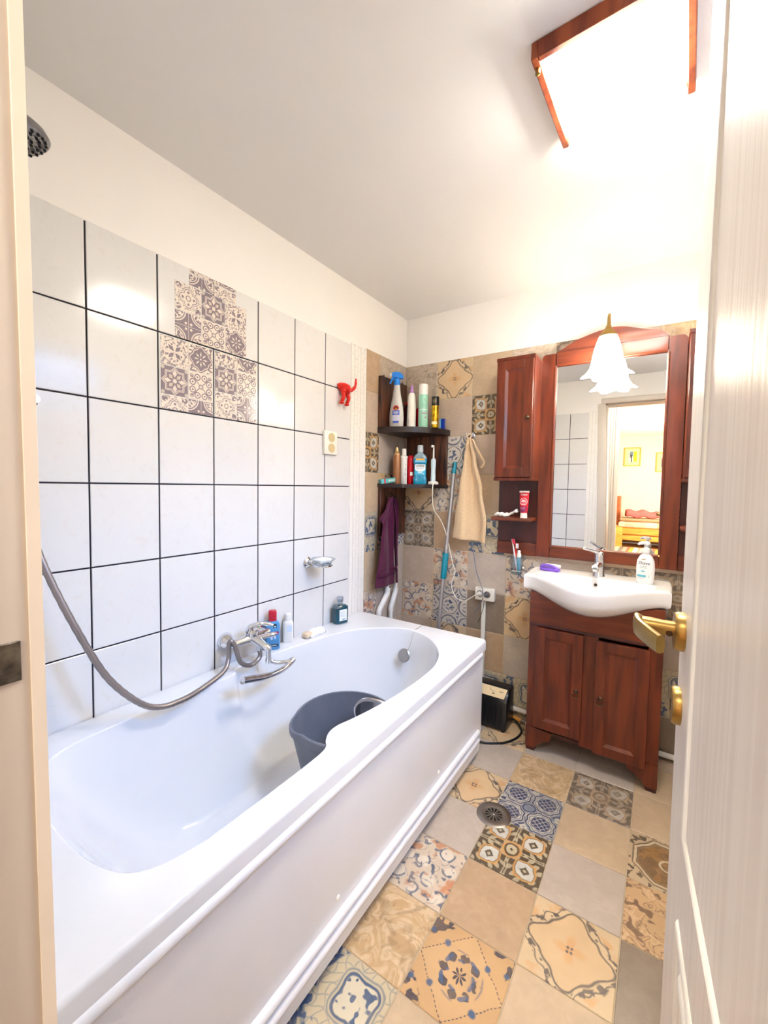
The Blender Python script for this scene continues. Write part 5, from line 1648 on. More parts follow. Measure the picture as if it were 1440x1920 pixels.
fl2 = lambda x, y: fl_(x, y) + Vector((0, -0.65, 0.76)) * 0.0004
bm = BM()
for x0, y0, x1, y1 in ((0.006, -0.016, 0.020, -0.010), (0.040, 0.004, 0.062, 0.006), (0.040, 0.000, 0.058, 0.002)): plate(bm, fl2, x0, x1, y0, y1)
for k in range(14):
    a0, a1 = PI * 0.9 + k * 0.16, PI * 0.9 + (k + 1) * 0.16
    bm.faces.new([bm.verts.new(fl2(0.012 + r * 1.8 * math.cos(a), 0.010 + r * math.sin(a))) for r, a in ((0.0105, a0), (0.012, a0), (0.012, a1), (0.0105, a1))])
finish('label_print', bm, simple('label_brown', (96, 82, 70), 0.5), bxo, norm=False)
bm = BM(); tube(bm, spl([(0.745, 2.150, 0.030), (0.775, 2.160, 0.012), (0.805, 2.135, 0.006), (0.828, 2.085, 0.006), (0.822, 2.020, 0.006), (0.790, 1.955, 0.006), (0.745, 1.915, 0.006), (0.700, 1.890, 0.006), (0.640, 1.880, 0.006)], 8), 0.0052, 10)
tag(finish('black_cable', bm, M['black'], loc=(0.80, 2.05, 0.006)), 'thick black power cable looping on the floor beside the black box', 'cord')
pbm = thing('paint_brush', (0.79, 2.18, 0.0), 'paint brush with an orange wooden handle lying along the back wall', 'brush')
bm = BM(); tube(bm, [(0.690, 2.185, 0.012), (0.730, 2.184, 0.013), (0.775, 2.182, 0.014), (0.800, 2.181, 0.012)], [0.005, 0.009, 0.012, 0.009], 12); finish('handle', bm, pr('orange_wood', (214, 146, 54), 0.35, var=0.08, stretch=(1, 8, 8)), pbm)
bm = BM(); box(bm, (0.812, 2.181, 0.012), (0.026, 0.030, 0.016), 0.002, 1); finish('ferrule', bm, M['steel'], pbm)
bm = BM(); box(bm, (0.842, 2.181, 0.010), (0.036, 0.032, 0.014), 0.003, 2); finish('bristles', bm, simple('bristle_white', (232, 222, 206), 0.7), pbm)
bm = BM(); tube(bm, [(0.60, 2.243, 0.034), (0.90, 2.243, 0.033), (XR - 0.01, 2.243, 0.031)], 0.0125, 12)
tag(finish('heating_pipe', bm, M['pvc'], loc=(1.0, 2.243, 0.034)), 'white pipe running along the foot of the patchwork back wall', 'pipe')

dr = thing('floor_drain', (0.889, 1.488, 0.0), 'round steel floor drain with a slotted grate among the patterned tiles', 'drain')
bm = BM(); ringlathe(bm, [(0.0368, 0.0004), (0.0372, 0.0030), (0.042, 0.0042), (0.058, 0.0034), (0.064, 0.0012), (0.064, 0.0002)], (0.889, 1.488, 0), 40); finish('rim', bm, M['steel'], dr)
bm = BM(); lathe(bm, [(0, 0.0002), (0.037, 0.0002), (0.037, 0.0006), (0, 0.0006)], (0.889, 1.488, 0), 28); finish('pit', bm, M['hole'], dr)
bm = BM()
lathe(bm, [(0, 0.0006), (0.009, 0.0006), (0.009, 0.0022), (0, 0.0026)], (0.889, 1.488, 0), 16)
ringlathe(bm, [(0.0320, 0.0006), (0.0320, 0.0022), (0.0372, 0.0026), (0.0372, 0.0006), (0.0320, 0.0006)], (0.889, 1.488, 0), 36)
for k in range(12):
    a = 2 * PI * (k + .5) / 12
    p = [Vector((0.889 + r * math.cos(a) - s * wd * math.sin(a), 1.488 + r * math.sin(a) + s * wd * math.cos(a), 0)) for r, wd, s in ((0.006, 0.0011, -1), (0.033, 0.0036, -1), (0.033, 0.0036, 1), (0.006, 0.0011, 1))]
    loft(bm, [[q + V(0, 0, 0.0007) for q in p], [q + V(0, 0, 0.0022) for q in p]])
finish('grate', bm, M['steel'], dr)
bm = BM(); ball(bm, (0.889, 1.488, 0.0026), 0.004, (1, 1, .5), 6); finish('screw', bm, M['chrome'], dr)

# ================================================================= vanity cabinet
VX0, VX1, VY = 0.877, 1.408, 1.975
va = thing('vanity_cabinet', (1.142, 2.10, 0.0), 'reddish-brown wooden washstand cabinet with two panelled doors and bracket feet', 'cabinet')
bm = BM()
prof = [(1.985, 0.020), (2.035, 0.020), (2.050, 0.06), (2.075, 0.088), (2.195, 0.088), (2.215, 0.06), (2.225, 0.020), (2.250, 0.020), (2.250, 0.764), (1.985, 0.764)]
for nm, x0, x1 in (('side_panel', VX0, VX0 + 0.018), ('side_panel', VX1 - 0.018, VX1)):
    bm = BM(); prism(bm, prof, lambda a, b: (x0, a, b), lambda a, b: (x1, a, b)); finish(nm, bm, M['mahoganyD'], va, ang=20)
bm = BM()
n = 24
top = [(VX0 + (VX1 - VX0) * k / n, 0.764 - 0.066 * math.sin(PI * k / n) ** 2) for k in range(n + 1)]
prism(bm, [(VX0, 0.616)] + top + [(VX1, 0.616)], lambda a, b: (a, VY, b), lambda a, b: (a, VY + 0.016, b)); finish('apron', bm, M['mahoganyH'], va, ang=20)
bm = BM(); span(bm, (VX0, VY - 0.003, 0.604), (VX1, VY + 0.014, 0.617), 0.003, 2); finish('apron_moulding', bm, M['mahoganyD'], va)
for nm, x0, x1, z0 in (('stile', VX0, 0.917, 0.100), ('stile', 1.108, 1.172, 0.094), ('stile', 1.356, VX1, 0.100)):
    bm = BM(); span(bm, (x0, VY + 0.001, z0), (x1, VY + 0.017, 0.606), 0.001, 1); finish(nm, bm, M['mahogany'], va)
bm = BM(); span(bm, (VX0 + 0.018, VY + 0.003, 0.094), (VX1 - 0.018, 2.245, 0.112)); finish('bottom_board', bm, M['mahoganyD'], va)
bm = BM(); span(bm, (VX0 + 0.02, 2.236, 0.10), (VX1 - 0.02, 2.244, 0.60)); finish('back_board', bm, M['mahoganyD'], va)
for s in (0, 1):
    pts = [(0.0, 0.118), (0.118, 0.112), (0.108, 0.072), (0.078, 0.056), (0.052, 0.036), (0.044, 0.020), (0.0, 0.020)]
    q = [(VX0 + a if not s else VX1 - a, b) for a, b in pts]
    bm = BM(); prism(bm, q, lambda a, b: (a, VY - 0.006, b), lambda a, b: (a, VY + 0.014, b))
    finish('bracket_foot', bm, M['mahogany'], va, ang=20)
    bm = BM(); span(bm, ((VX0 + 0.002) if not s else VX1 - 0.042, VY - 0.002, 0.0), ((VX0 + 0.042) if not s else VX1 - 0.002, VY + 0.040, 0.020), 0.004, 2); finish('foot_block', bm, M['mahoganyD'], va)
    bm = BM(); span(bm, ((VX0 + 0.002) if not s else VX1 - 0.042, 2.21, 0.0), ((VX0 + 0.042) if not s else VX1 - 0.002, 2.248, 0.020), 0.004, 2); finish('foot_block', bm, M['mahoganyD'], va)


def panel_door(parent, x0, x1, z0, z1, y, th, st, hinge_right=False, ajar=0.0):
    """framed door in the xz plane: frame boards, ogee and a sunk panel; y is its front face"""
    bm = BM()
    span(bm, (x0, y, z0), (x0 + st, y + th, z1), 0.0025, 2)
    span(bm, (x1 - st, y, z0), (x1, y + th, z1), 0.0025, 2)
    span(bm, (x0 + st - .001, y + 0.001, z1 - st), (x1 - st + .001, y + th, z1), 0.0025, 2)
    span(bm, (x0 + st - .001, y + 0.001, z0), (x1 - st + .001, y + th, z0 + st), 0.0025, 2)
    # sloping inner moulding
    a, b = (x0 + st - .001, z0 + st - .001), (x1 - st + .001, z1 - st + .001)
    m = 0.013
    r0 = [(a[0], a[1]), (b[0], a[1]), (b[0], b[1]), (a[0], b[1])]
    r1 = [(a[0] + m, a[1] + m), (b[0] - m, a[1] + m), (b[0] - m, b[1] - m), (a[0] + m, b[1] - m)]
    loft(bm, [[Vector((p[0], y + 0.003, p[1])) for p in r0], [Vector((p[0], y + 0.010, p[1])) for p in r1]], True, False, False)
    span(bm, (x0 + st, y + 0.010, z0 + st), (x1 - st, y + th, z1 - st))
    return bm


def ring_pull(parent, x, y, z):
    bm = BM(); lathe(bm, [(0, 0), (0.0095, 0), (0.008, 0.003), (0.004, 0.005), (0.0035, 0.011), (0, 0.012)], (x, y, z + 0.010), 16, (0, -1, 0))
    tube(bm, spl([(x - 0.006, y - 0.009, z + 0.010), (x - 0.012, y - 0.012, z - 0.004), (x - 0.006, y - 0.013, z - 0.013), (x + 0.006, y - 0.013, z - 0.013), (x + 0.012, y - 0.012, z - 0.004), (x + 0.006, y - 0.009, z + 0.010)], 4), 0.0024, 8)
    return finish('ring_pull', bm, M['bronze'], parent)


d1 = finish('door', panel_door(va, 0.913, 1.115, 0.126, 0.603, VY - 0.018, 0.018, 0.042), M['mahogany'], va, ang=20)
ring_pull(d1, 1.092, VY - 0.018, 0.338)
d2 = finish('door', panel_door(va, 1.165, 1.364, 0.094, 0.594, VY - 0.018, 0.018, 0.042), M['mahogany'], va, ang=20)
ring_pull(d2, 1.189, VY - 0.018, 0.334)

# ================================================================= washbasin
BX0, BX1, BF, BB, BZ = 0.836, 1.427, 2.005, 2.252, 0.838
ba = thing('washbasin', (1.131, 2.1, 0.764), 'white ceramic washbasin with a bow front on the wooden washstand', 'basin')


def yfront(x):
    u = (x - BX0) / (BX1 - BX0)
    return BF - 0.212 * math.sin(PI * max(0, min(1, u))) ** 1.7


NF = 48
outl = []
for k in range(NF + 1):
    x = BX0 + (BX1 - BX0) * k / NF
    outl.append((x, yfront(x), math.sin(PI * k / NF) ** 1.7))
for k in range(1, 8):
    outl.append((BX1 + 0.004 * math.sin(PI * k / 8), BF + (BB - BF) * k / 8, 0.0))
for k in range(0, 13):
    outl.append((BX1 - (BX1 - BX0) * k / 12, BB, 0.0))
for k in range(7, 0, -1):
    outl.append((BX0 - 0.004 * math.sin(PI * k / 8), BF + (BB - BF) * k / 8, 0.0))
bc = Vector((1.131, 2.08, 0))


def oring(ins, z, db=0.0, dz=0.0):
    out = []
    for x, y, b in outl:
        p = Vector((x, y, 0))
        d = (bc - p)
        d.z = 0
        d = Vector((d.x * 0.35, d.y, 0)).normalized() if b > 0.02 else d.normalized()
        q = p + d * ins + Vector((0, db * b, 0))
        out.append(Vector((q.x, q.y, z - dz * b)))
    return out


bm = BM()
RO = loft(bm, [oring(0.05, 0.766, 0.150, 0.072), oring(0.012, 0.766, 0.112, 0.062), oring(0.004, 0.770, 0.062, 0.044), oring(0.001, 0.778, 0.026, 0.026), oring(0.0, 0.790, 0.008, 0.014), oring(0.0, 0.826, 0.0, 0.006), oring(0.0025, 0.834), oring(0.009, BZ)], True, True, False)
inn = []
for k in range(15):
    x = BX0 + (BX1 - BX0) * (0.12 + 0.76 * k / 14)
    inn.append((x, yfront(x) + 0.026 + 0.014 * abs(k - 7) / 7))
inn += [(1.378, 2.050), (1.366, 2.095), (1.320, 2.112), (1.22, 2.118), (1.131, 2.120), (1.04, 2.118), (0.945, 2.112), (0.898, 2.095), (0.886, 2.050)]
isp = spl([(x, y, 0) for x, y in inn], 4, True)
ibc = Vector((1.131, 2.010, 0))
rings = []
for k in range(11):
    ph = k / 10 * PI / 2
    s = (1 - math.cos(ph)) * 0.80
    z = BZ - 0.115 * math.sin(ph)
    rings.append([Vector((p.x + (ibc.x - p.x) * s, p.y + (ibc.y - p.y) * s, z - (0.001 if k == 0 else 0.003))) for p in isp])
rings.insert(0, [p + (p - ibc).normalized() * 0.004 + Vector((0, 0, BZ)) for p in isp])
RI = loft(bm, rings, True, False, True)
edges = []
for ring in (RO[-1], RI[0]):
    for i in range(len(ring)):
        edges.append(bm.edges.get((ring[i], ring[(i + 1) % len(ring)])))
bmesh.ops.triangle_fill(bm, use_beauty=True, edges=edges)
o = finish('bowl', bm, M['ceramic'], ba, ang=50)
o.modifiers.new('weighted_normal', 'WEIGHTED_NORMAL').keep_sharp = True
bm = BM(); lathe(bm, [(0.0065, 0.0), (0.0065, 0.003), (0.0105, 0.003), (0.0115, 0), (0.0065, 0)], (1.137, 2.1085, 0.806), 22, (0, -1, 0.30)); finish('overflow_ring', bm, M['chrome'], ba)
bm = BM(); lathe(bm, [(0, 0), (0.0066, 0), (0.0066, 0.0008), (0, 0.0008)], (1.137, 2.1085, 0.806), 16, (0, -1, 0.30)); finish('overflow_hole', bm, M['hole'], ba)

tp = thing('basin_tap', (1.141, 2.172, BZ), 'chrome single-lever basin tap on the white washbasin', 'tap')
bm = BM()
lathe(bm, [(0, 0), (0.0265, 0), (0.0262, 0.004), (0.0235, 0.010), (0.0225, 0.060), (0.0222, 0.084), (0, 0.085)], (1.141, 2.172, BZ), 26)
tube(bm, spl([(1.141, 2.165, BZ + 0.052), (1.139, 2.125, BZ + 0.060), (1.136, 2.085, BZ + 0.060), (1.135, 2.068, BZ + 0.056)], 4), [0.017] * 4 + [0.0150] * 4 + [0.0135] * 5, 16)
lathe(bm, [(0, 0), (0.0105, 0), (0.0115, 0.012), (0, 0.012)], (1.135, 2.072, BZ + 0.036), 16)
finish('body', bm, M['chrome'], tp)
bm = BM()
lathe(bm, [(0, 0), (0.0222, 0), (0.0222, 0.016), (0.017, 0.027), (0.008, 0.031), (0, 0.0315)], (1.141, 2.172, BZ + 0.0855), 24, (-0.08, -0.10, 1))
tube(bm, [(1.136, 2.168, BZ + 0.112), (1.118, 2.150, BZ + 0.120), (1.098, 2.128, BZ + 0.128), (1.080, 2.110, BZ + 0.134), (1.076, 2.106, BZ + 0.135)], [0.012, 0.0085, 0.0075, 0.0068, 0.004], 12)
finish('lever', bm, M['chrome'], tp)

c = Vector((1.329, 2.132, BZ))
dp = thing('soap_dispenser', c, 'white pump soap dispenser with a pale blue label band on the washbasin', 'dispenser')
bm = BM(); lathe(bm, [(0, 0), (0.030, 0), (0.033, 0.004), (0.0345, 0.030), (0.0355, 0.070), (0.033, 0.100), (0.024, 0.120), (0.0135, 0.130), (0.0135, 0.138), (0, 0.138)], c, 32, (0, 0, 1), 1.0, 0.72); finish('body', bm, simple('dispenser_white', (244, 243, 242), 0.28), dp)
bm = BM()
lathe(bm, [(0, 0), (0.0145, 0), (0.0145, 0.018), (0.012, 0.020), (0.0065, 0.022), (0.0065, 0.036), (0, 0.036)], c + V(0, 0, 0.136), 22)
lathe(bm, [(0, 0), (0.014, 0), (0.0145, 0.005), (0.012, 0.012), (0, 0.013)], c + V(0, 0, 0.172), 20)
tube(bm, [c + V(0, 0, 0.1785), c + V(-0.016, -0.012, 0.179), c + V(-0.026, -0.020, 0.176), c + V(-0.029, -0.022, 0.171)], [0.0085, 0.007, 0.0055, 0.005], 10)
finish('pump', bm, simple('dispenser_white', (244, 243, 242), 0.28), dp)
fb = on_bottle(c, 0.0368, 0.0266, -100)
fbb = on_bottle(c, 0.0360, 0.0262, -100)
text('Dove', 0.0185, lambda x, y: fb(x * 1.0, y + 0.091), simple('navy_print', (44, 52, 78)), dp, shear=0.2)
bm = BM(); patch(bm, fb, -0.024, 0.008, 0.030, 0.0395, 8); finish('label_band', bm, simple('label_aqua', (104, 192, 214)), dp, norm=False)
bm = BM(); disc(bm, fb, -0.002, 0.056, 0.0075, 16, 0.0032); finish('label_band', bm, simple('label_aqua', (104, 192, 214)), dp, norm=False)
for x0, y0 in ((-0.004, 0.108), (0.002, 0.110)):
    bm = BM(); disc(bm, fb, x0, y0, 0.0042, 12, 0.0018); finish('emblem', bm, simple('label_bronze', (170, 146, 104)), dp, norm=False)
bm = BM()
for k in range(2): patch(bm, fb, -0.014, 0.010, 0.076 - 0.006 * k, 0.0782 - 0.006 * k, 5)
patch(bm, fb, 0.017, 0.0195, 0.028, 0.040, 2)
patch(bm, fb, -0.022, 0.002, 0.022, 0.0236, 5)
finish('small_print', bm, simple('label_greygreen', (176, 196, 190)), dp, norm=False)

c = Vector((0.925, 2.150, BZ))
nb = thing('nail_brush', c, 'purple nail brush with white bristles on the left end of the washbasin', 'brush')
Mt = Matrix.Translation(c) @ Matrix.Rotation(math.radians(-10), 4, 'Z')
bm = BM()
pur = simple('violet_plastic', (132, 92, 206), 0.35)
box(bm, (0, 0, 0.009), (0.092, 0.040, 0.018), 0.007, 3, Mt)
tube(bm, [Mt @ Vector(q) for q in spl([(-0.040, -0.012, 0.016), (-0.034, -0.014, 0.026), (-0.010, -0.016, 0.030), (0.022, -0.014, 0.027), (0.040, -0.010, 0.014)], 4)], 0.0065, 10)
finish('handle', bm, pur, nb)
bm = BM(); box(bm, (0.006, 0.012, 0.024), (0.080, 0.028, 0.018), 0.006, 3, Mt); finish('bristles', bm, simple('bristle_cream', (240, 232, 222), 0.8), nb)

gh = thing('tumbler_holder', (0.745, YB, 0.80), 'chrome wall ring holding a clear toothbrush tumbler left of the basin', 'holder')
bm = BM(); lathe(bm, [(0, 0), (0.020, 0), (0.019, 0.006), (0.010, 0.010), (0, 0.010)], (0.752, YB - 0.0005, 0.812), 20, (0, -1, 0)); finish('wall_rose', bm, M['chrome'], gh)
bm = BM(); tube(bm, [(0.745 + 0.036 * math.cos(2 * PI * k / 28), YB - 0.062 + 0.036 * math.sin(2 * PI * k / 28), 0.812) for k in range(29)], 0.0036, 8, False); tube(bm, [(0.752, YB - 0.008, 0.812), (0.750, YB - 0.027, 0.812)], 0.005, 8); finish('ring', bm, M['chrome'], gh)
c = Vector((0.745, YB - 0.062, 0.790))
bm = BM(); lathe(bm, [(0, 0), (0.026, 0), (0.029, 0.004), (0.036, 0.098), (0.0345, 0.098), (0.0275, 0.008), (0, 0.006)], c, 32); tag(finish('glass_tumbler', bm, M['clear'], loc=c), 'clear glass tumbler hanging in the chrome wall ring', 'glass')


def toothbrush(name, label, a, bb, col, head_col, face):
    a, bb = Vector(a), Vector(bb)
    t = thing(name, a, label, 'toothbrush')
    bm = BM(); tube(bm, [a, a.lerp(bb, .3), a.lerp(bb, .62), a.lerp(bb, .82), bb], [0.004, 0.0058, 0.0045, 0.003, 0.0042], 10); finish('handle', bm, col, t)
    d = (bb - a).normalized()
    fz = Vector(face).normalized()
    bm = BM()
    s = d.cross(fz).normalized()
    p0 = bb - d * 0.024
    loft(bm, [[p0 + d * u + s * v_ + fz * h for u, v_ in ((0, -0.005), (0.024, -0.005), (0.026, 0), (0.024, 0.005), (0, 0.005))] for h in (0.002, 0.013)])
    finish('bristles', bm, head_col, t)


toothbrush('toothbrush', 'white and red toothbrush leaning left in the glass tumbler', (0.752, YB - 0.066, 0.800), (0.716, YB - 0.060, 0.975), simple('brush_white', (240, 236, 236), 0.3), simple('brush_red_bristle', (214, 60, 84), 0.7), (1, -0.4, 0.1))
toothbrush('toothbrush', 'red toothbrush with white bristles in the middle of the glass tumbler', (0.740, YB - 0.055, 0.800), (0.737, YB - 0.058, 0.952), M['red'], simple('brush_white_bristle', (240, 240, 244), 0.7), (1, -0.3, 0))
c = Vector((0.758, YB - 0.070, 0.797))
tb = thing('toothpaste_tube', c, 'pale blue toothpaste tube with a white cap standing in the glass tumbler', 'tube')
bm = BM(); lathe(bm, [(0, 0), (0.0085, 0), (0.0095, 0.004), (0.0105, 0.070), (0.0105, 0.086), (0, 0.088)], c, 18, (0, 0, 1), 1, .6); finish('body', bm, simple('tube_aqua', (112, 196, 224), 0.3), tb)
bm = BM(); lathe(bm, [(0, 0), (0.0112, 0), (0.0112, 0.020), (0.008, 0.022), (0.0085, 0.026), (0.0082, 0.036), (0, 0.038)], c + V(0, 0, 0.086), 18); finish('cap', bm, M['whiteplastic'], tb)

# ================================================================= mirror with side cabinets
MY0 = YB - 0.036
wm = thing('wall_mirror', (1.140, YB, 0.893), 'large mirror in a reddish-brown wooden frame with an arched top', 'mirror')
bm = BM(); span(bm, (0.896, MY0 + 0.014, 0.945), (1.384, MY0 + 0.018, 1.880)); finish('mirror_glass', bm, M['mirror'], wm)
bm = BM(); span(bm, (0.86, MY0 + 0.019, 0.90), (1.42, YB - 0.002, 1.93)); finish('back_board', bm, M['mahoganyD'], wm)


def stile(x0, x1, inner_right):
    bm = BM()
    r = 0.022
    pts = [(x0, 0.893), (x1, 0.893)]
    xr, xl = x1, x0
    if inner_right:      # rounded outer shoulder on the left
        pts += [(x1, 1.932)] + [(x0 + r - r * math.sin(t), 1.910 + r * math.cos(t)) for t in [PI / 2 * k / 6 for k in range(7)]]
    else:
        pts += [(x1 - r + r * math.cos(t), 1.910 + r * math.sin(t)) for t in [PI / 2 * k / 6 for k in range(7)]] + [(x0, 1.932)]
    prism(bm, pts, lambda a, b: (a, MY0, b), lambda a, b: (a, YB - 0.004, b))
    # bead next to the glass
    xb = x1 if inner_right else x0
    tube(bm, [(xb, MY0 + 0.004, 0.955), (xb, MY0 + 0.004, 1.866)], 0.0065, 10)
    return finish('stile', bm, M['mahogany'], wm, ang=30)


stile(0.836, 0.901, True)
stile(1.378, 1.445, False)
bm = BM(); span(bm, (0.902, MY0 + 0.001, 0.893), (1.377, YB - 0.004, 0.947), 0.002, 1); tube(bm, [(0.905, MY0 + 0.004, 0.949), (1.374, MY0 + 0.004, 0.949)], 0.0065, 10); finish('bottom_rail', bm, M['mahoganyH'], wm, ang=30)
bm = BM(); span(bm, (0.904, MY0 - 0.002, 1.876), (1.375, YB - 0.004, 1.937), 0.002, 1); tube(bm, [(0.905, MY0 + 0.004, 1.874), (1.374, MY0 + 0.004, 1.874)], 0.0065, 10); finish('top_rail', bm, M['mahoganyH'], wm, ang=30)
arch = spl([(0.904, 1.938, 0), (0.930, 1.950, 0), (0.985, 1.980, 0), (1.030, 1.994, 0), (1.085, 2.008, 0), (1.140, 2.017, 0), (1.195, 2.012, 0), (1.250, 1.995, 0), (1.295, 1.980, 0), (1.345, 1.968, 0), (1.376, 1.938, 0)], 5)
bm = BM(); prism(bm, [(p.x, p.y) for p in arch], lambda a, b: (a, MY0 + 0.004, b), lambda a, b: (a, YB - 0.006, b)); finish('arched_crest', bm, M['mahoganyH'], wm, ang=30)


def side_cabinet(x0, x1, knob_x, label, sgn):
    """narrow hanging cabinet over an open shelf, on its own back panel"""
    cb_ = thing('wall_cabinet', ((x0 + x1) / 2, YB, 0.889), label, 'cabinet', 'narrow cabinets beside the mirror')
    px0, px1 = (x0 - 0.022, x1 - 0.006) if sgn < 0 else (x0 + 0.006, x1 + 0.022)
    px0, px1 = (0.622, 0.834) if sgn < 0 else (1.447, 1.657)
    bm = BM(); span(bm, (px0, YB - 0.013, 0.955), (px1, YB - 0.002, 1.889), 0.001, 1); finish('back_panel', bm, M['mahoganyD'], cb_)
    bm = BM(); span(bm, (px0, YB - 0.022, 0.889), (px1, YB - 0.002, 0.956), 0.002, 1); finish('lower_rail', bm, M['mahoganyH'], cb_)
    bm = BM(); span(bm, (px0, 2.122, 1.078), (px1 - 0.002, YB - 0.013, 1.096), 0.005, 2); finish('open_shelf', bm, M['mahoganyH'], cb_)
    bm = BM()
    span(bm, (x0, 2.090, 1.300), (x0 + 0.014, YB - 0.014, 1.890), 0.001, 1)
    span(bm, (x1 - 0.014, 2.090, 1.300), (x1, YB - 0.014, 1.890), 0.001, 1)
    span(bm, (x0 - 0.004, 2.078, 1.888), (x1 + 0.002, YB - 0.014, 1.906), 0.002, 1)
    span(bm, (x0 - 0.004, 2.078, 1.286), (x1 + 0.002, YB - 0.014, 1.302), 0.002, 1)
    finish('carcass', bm, M['mahogany'], cb_, ang=20)
    d = finish('door', panel_door(cb_, x0 + 0.002, x1 - 0.003, 1.304, 1.886, 2.070, 0.018, 0.044), M['mahogany'], cb_, ang=20)
    bm = BM(); lathe(bm, [(0, 0), (0.009, 0), (0.008, 0.003), (0.0045, 0.005), (0.0045, 0.010), (0.009, 0.014), (0.0095, 0.019), (0.006, 0.023), (0, 0.024)], (knob_x, 2.070, 1.596), 18, (0, -1, 0)); finish('knob', bm, M['bronze'], d)
    return cb_


side_cabinet(0.650, 0.836, 0.812, 'narrow wooden wall cabinet left of the mirror above the shelf with toothpaste', -1)
side_cabinet(1.448, 1.640, 1.472, 'narrow wooden wall cabinet right of the mirror, mostly hidden by the open door', 1)

c = Vector((0.786, 2.152, 1.096))
rt_ = thing('red_toothpaste', c, 'red toothpaste tube standing on its white cap on the small wooden shelf', 'tube')
bm = BM(); lathe(bm, [(0, 0), (0.0175, 0), (0.0180, 0.003), (0.0165, 0.026), (0, 0.027)], c, 22, (0, 0, 1), 1, .8); finish('cap', bm, M['whiteplastic'], rt_)
bm = BM()
R = []
for zz, wx, wy in ((0.026, 0.0165, 0.0140), (0.030, 0.0175, 0.0160), (0.060, 0.0215, 0.0150), (0.100, 0.0235, 0.0090), (0.132, 0.0240, 0.0030)):
    R.append([c + V(wx * math.cos(2 * PI * i / 28), wy * math.sin(2 * PI * i / 28), zz) for i in range(28)])
loft(bm, R); finish('body', bm, simple('toothpaste_red', (204, 22, 42), 0.28), rt_)
bm = BM(); span(bm, c + V(-0.0245, -0.0032, 0.130), c + V(0.0245, 0.0032, 0.1395), 0.001, 1); finish('crimp', bm, M['whiteplastic'], rt_)
def rtf(off):
    def f(x, y):
        wy = 0.0160 - 0.0010 * max(0, (y - 0.03) / 0.03) if y < 0.06 else (0.0150 - 0.006 * (y - 0.06) / 0.04 if y < 0.1 else 0.009 - 0.006 * (y - 0.1) / 0.032)
        wx = 0.0175 + 0.004 * (y - 0.03) / 0.03 if y < 0.06 else 0.0215 + 0.002 * (y - .06) / .04
        return c + V(x, -wy * math.sqrt(max(0.05, 1 - (x / wx) ** 2)) - off, y)
    return f
r1, r2 = rtf(0.0004), rtf(0.0008)
bm = BM(); vs = []
sheet(bm, [[r1(-0.0195 + 0.036 * i / 6, 0.031 + (0.026 + 0.004 * i / 6) * j / 4) for i in range(7)] for j in range(5)]); finish('lower_band', bm, simple('toothpaste_violet', (122, 26, 78), 0.3), rt_, norm=False)
text('Colgate', 0.0125, lambda x, y: r2(x * .86, y + 0.1205), M['print_white'], rt_, bold=0.0002)
bm = BM()
for k in range(24):
    a0, a1 = 2 * PI * k / 24, 2 * PI * (k + 1) / 24
    bm.faces.new([bm.verts.new(r2(r * math.cos(a), 0.085 + r * math.sin(a))) for r, a in ((0.0168, a0), (0.0184, a0), (0.0184, a1), (0.0168, a1))])
finish('print_ring', bm, M['print_white'], rt_, norm=False)
text('MAX', 0.0088, lambda x, y: r2(x, y + 0.0905), M['print_white'], rt_, bold=0.0003)
text('WHITE', 0.0078, lambda x, y: r2(x, y + 0.0830), M['print_white'], rt_, bold=0.0003)
bm = BM(); patch(bm, r2, -0.010, 0.010, 0.0715, 0.0745, 4); patch(bm, r2, -0.014, 0.010, 0.051, 0.0535, 4); patch(bm, r2, -0.012, 0.006, 0.046, 0.0480, 4); finish('small_print', bm, simple('print_pink', (216, 150, 176)), rt_, norm=False)

c = Vector((0.706, 2.150, 1.096))
wt = thing('squeezed_tube', c, 'squeezed and twisted white tube lying on the small wooden shelf', 'tube')
bm = BM()
path = spl([(-0.066, -0.008, 0.012), (-0.045, -0.006, 0.014), (-0.020, -0.002, 0.012), (0.004, 0.0, 0.014), (0.026, 0.004, 0.026), (0.042, 0.006, 0.036)], 6)
R = []
for k, p in enumerate(path):
    t = k / (len(path) - 1)
    w_ = 0.017 * (0.75 + 0.35 * math.sin(min(1, t * 2.4) * PI)) * (1 - 0.4 * t)
    h_ = 0.0095 * (0.8 + 0.5 * abs(math.sin(t * 17)))
    tw_ = 0.4 * math.sin(t * 9)
    R.append([c + p + V(h_ * .5 * math.sin(a), w_ * math.cos(a + tw_), h_ * math.sin(a)) for a in [2 * PI * i / 16 for i in range(16)]])
loft(bm, R); finish('body', bm, M['whiteplastic'], wt, ang=30)
bm = BM(); lathe(bm, [(0, 0), (0.0095, 0), (0.0095, 0.014), (0, 0.015)], c + V(0.036, 0.005, 0.030), 16, (0.85, 0.1, 0.55)); finish('cap', bm, M['whiteplastic'], wt)

# ================================================================= lamps
ml = thing('mirror_lamp', (1.140, YB - 0.02, 1.96), 'lit white tulip glass lamp on a curved brass arm over the mirror', 'lamp')
bm = BM(); lathe(bm, [(0, 0), (0.022, 0), (0.020, 0.005), (0.010, 0.010), (0, 0.010)], (1.140, MY0 + 0.003, 1.972), 20, (0, -1, 0)); finish('wall_plate', bm, M['brass'], ml)
bm = BM(); tube(bm, spl([(1.140, MY0 - 0.002, 1.972), (1.140, 2.196, 1.998), (1.141, 2.176, 2.034), (1.144, 2.146, 2.046), (1.146, 2.112, 2.030), (1.147, 2.094, 2.000), (1.148, 2.088, 1.970)], 7), 0.0062, 12); finish('curved_arm', bm, M['brass'], ml)
bm = BM(); lathe(bm, [(0, 0.052), (0.008, 0.052), (0.011, 0.044), (0.026, 0.022), (0.037, 0.006), (0.038, 0.0), (0, 0.0)], (1.148, 2.088, 1.930), 24); finish('shade_cup', bm, M['brass'], ml)
bm = BM()
NP = 72
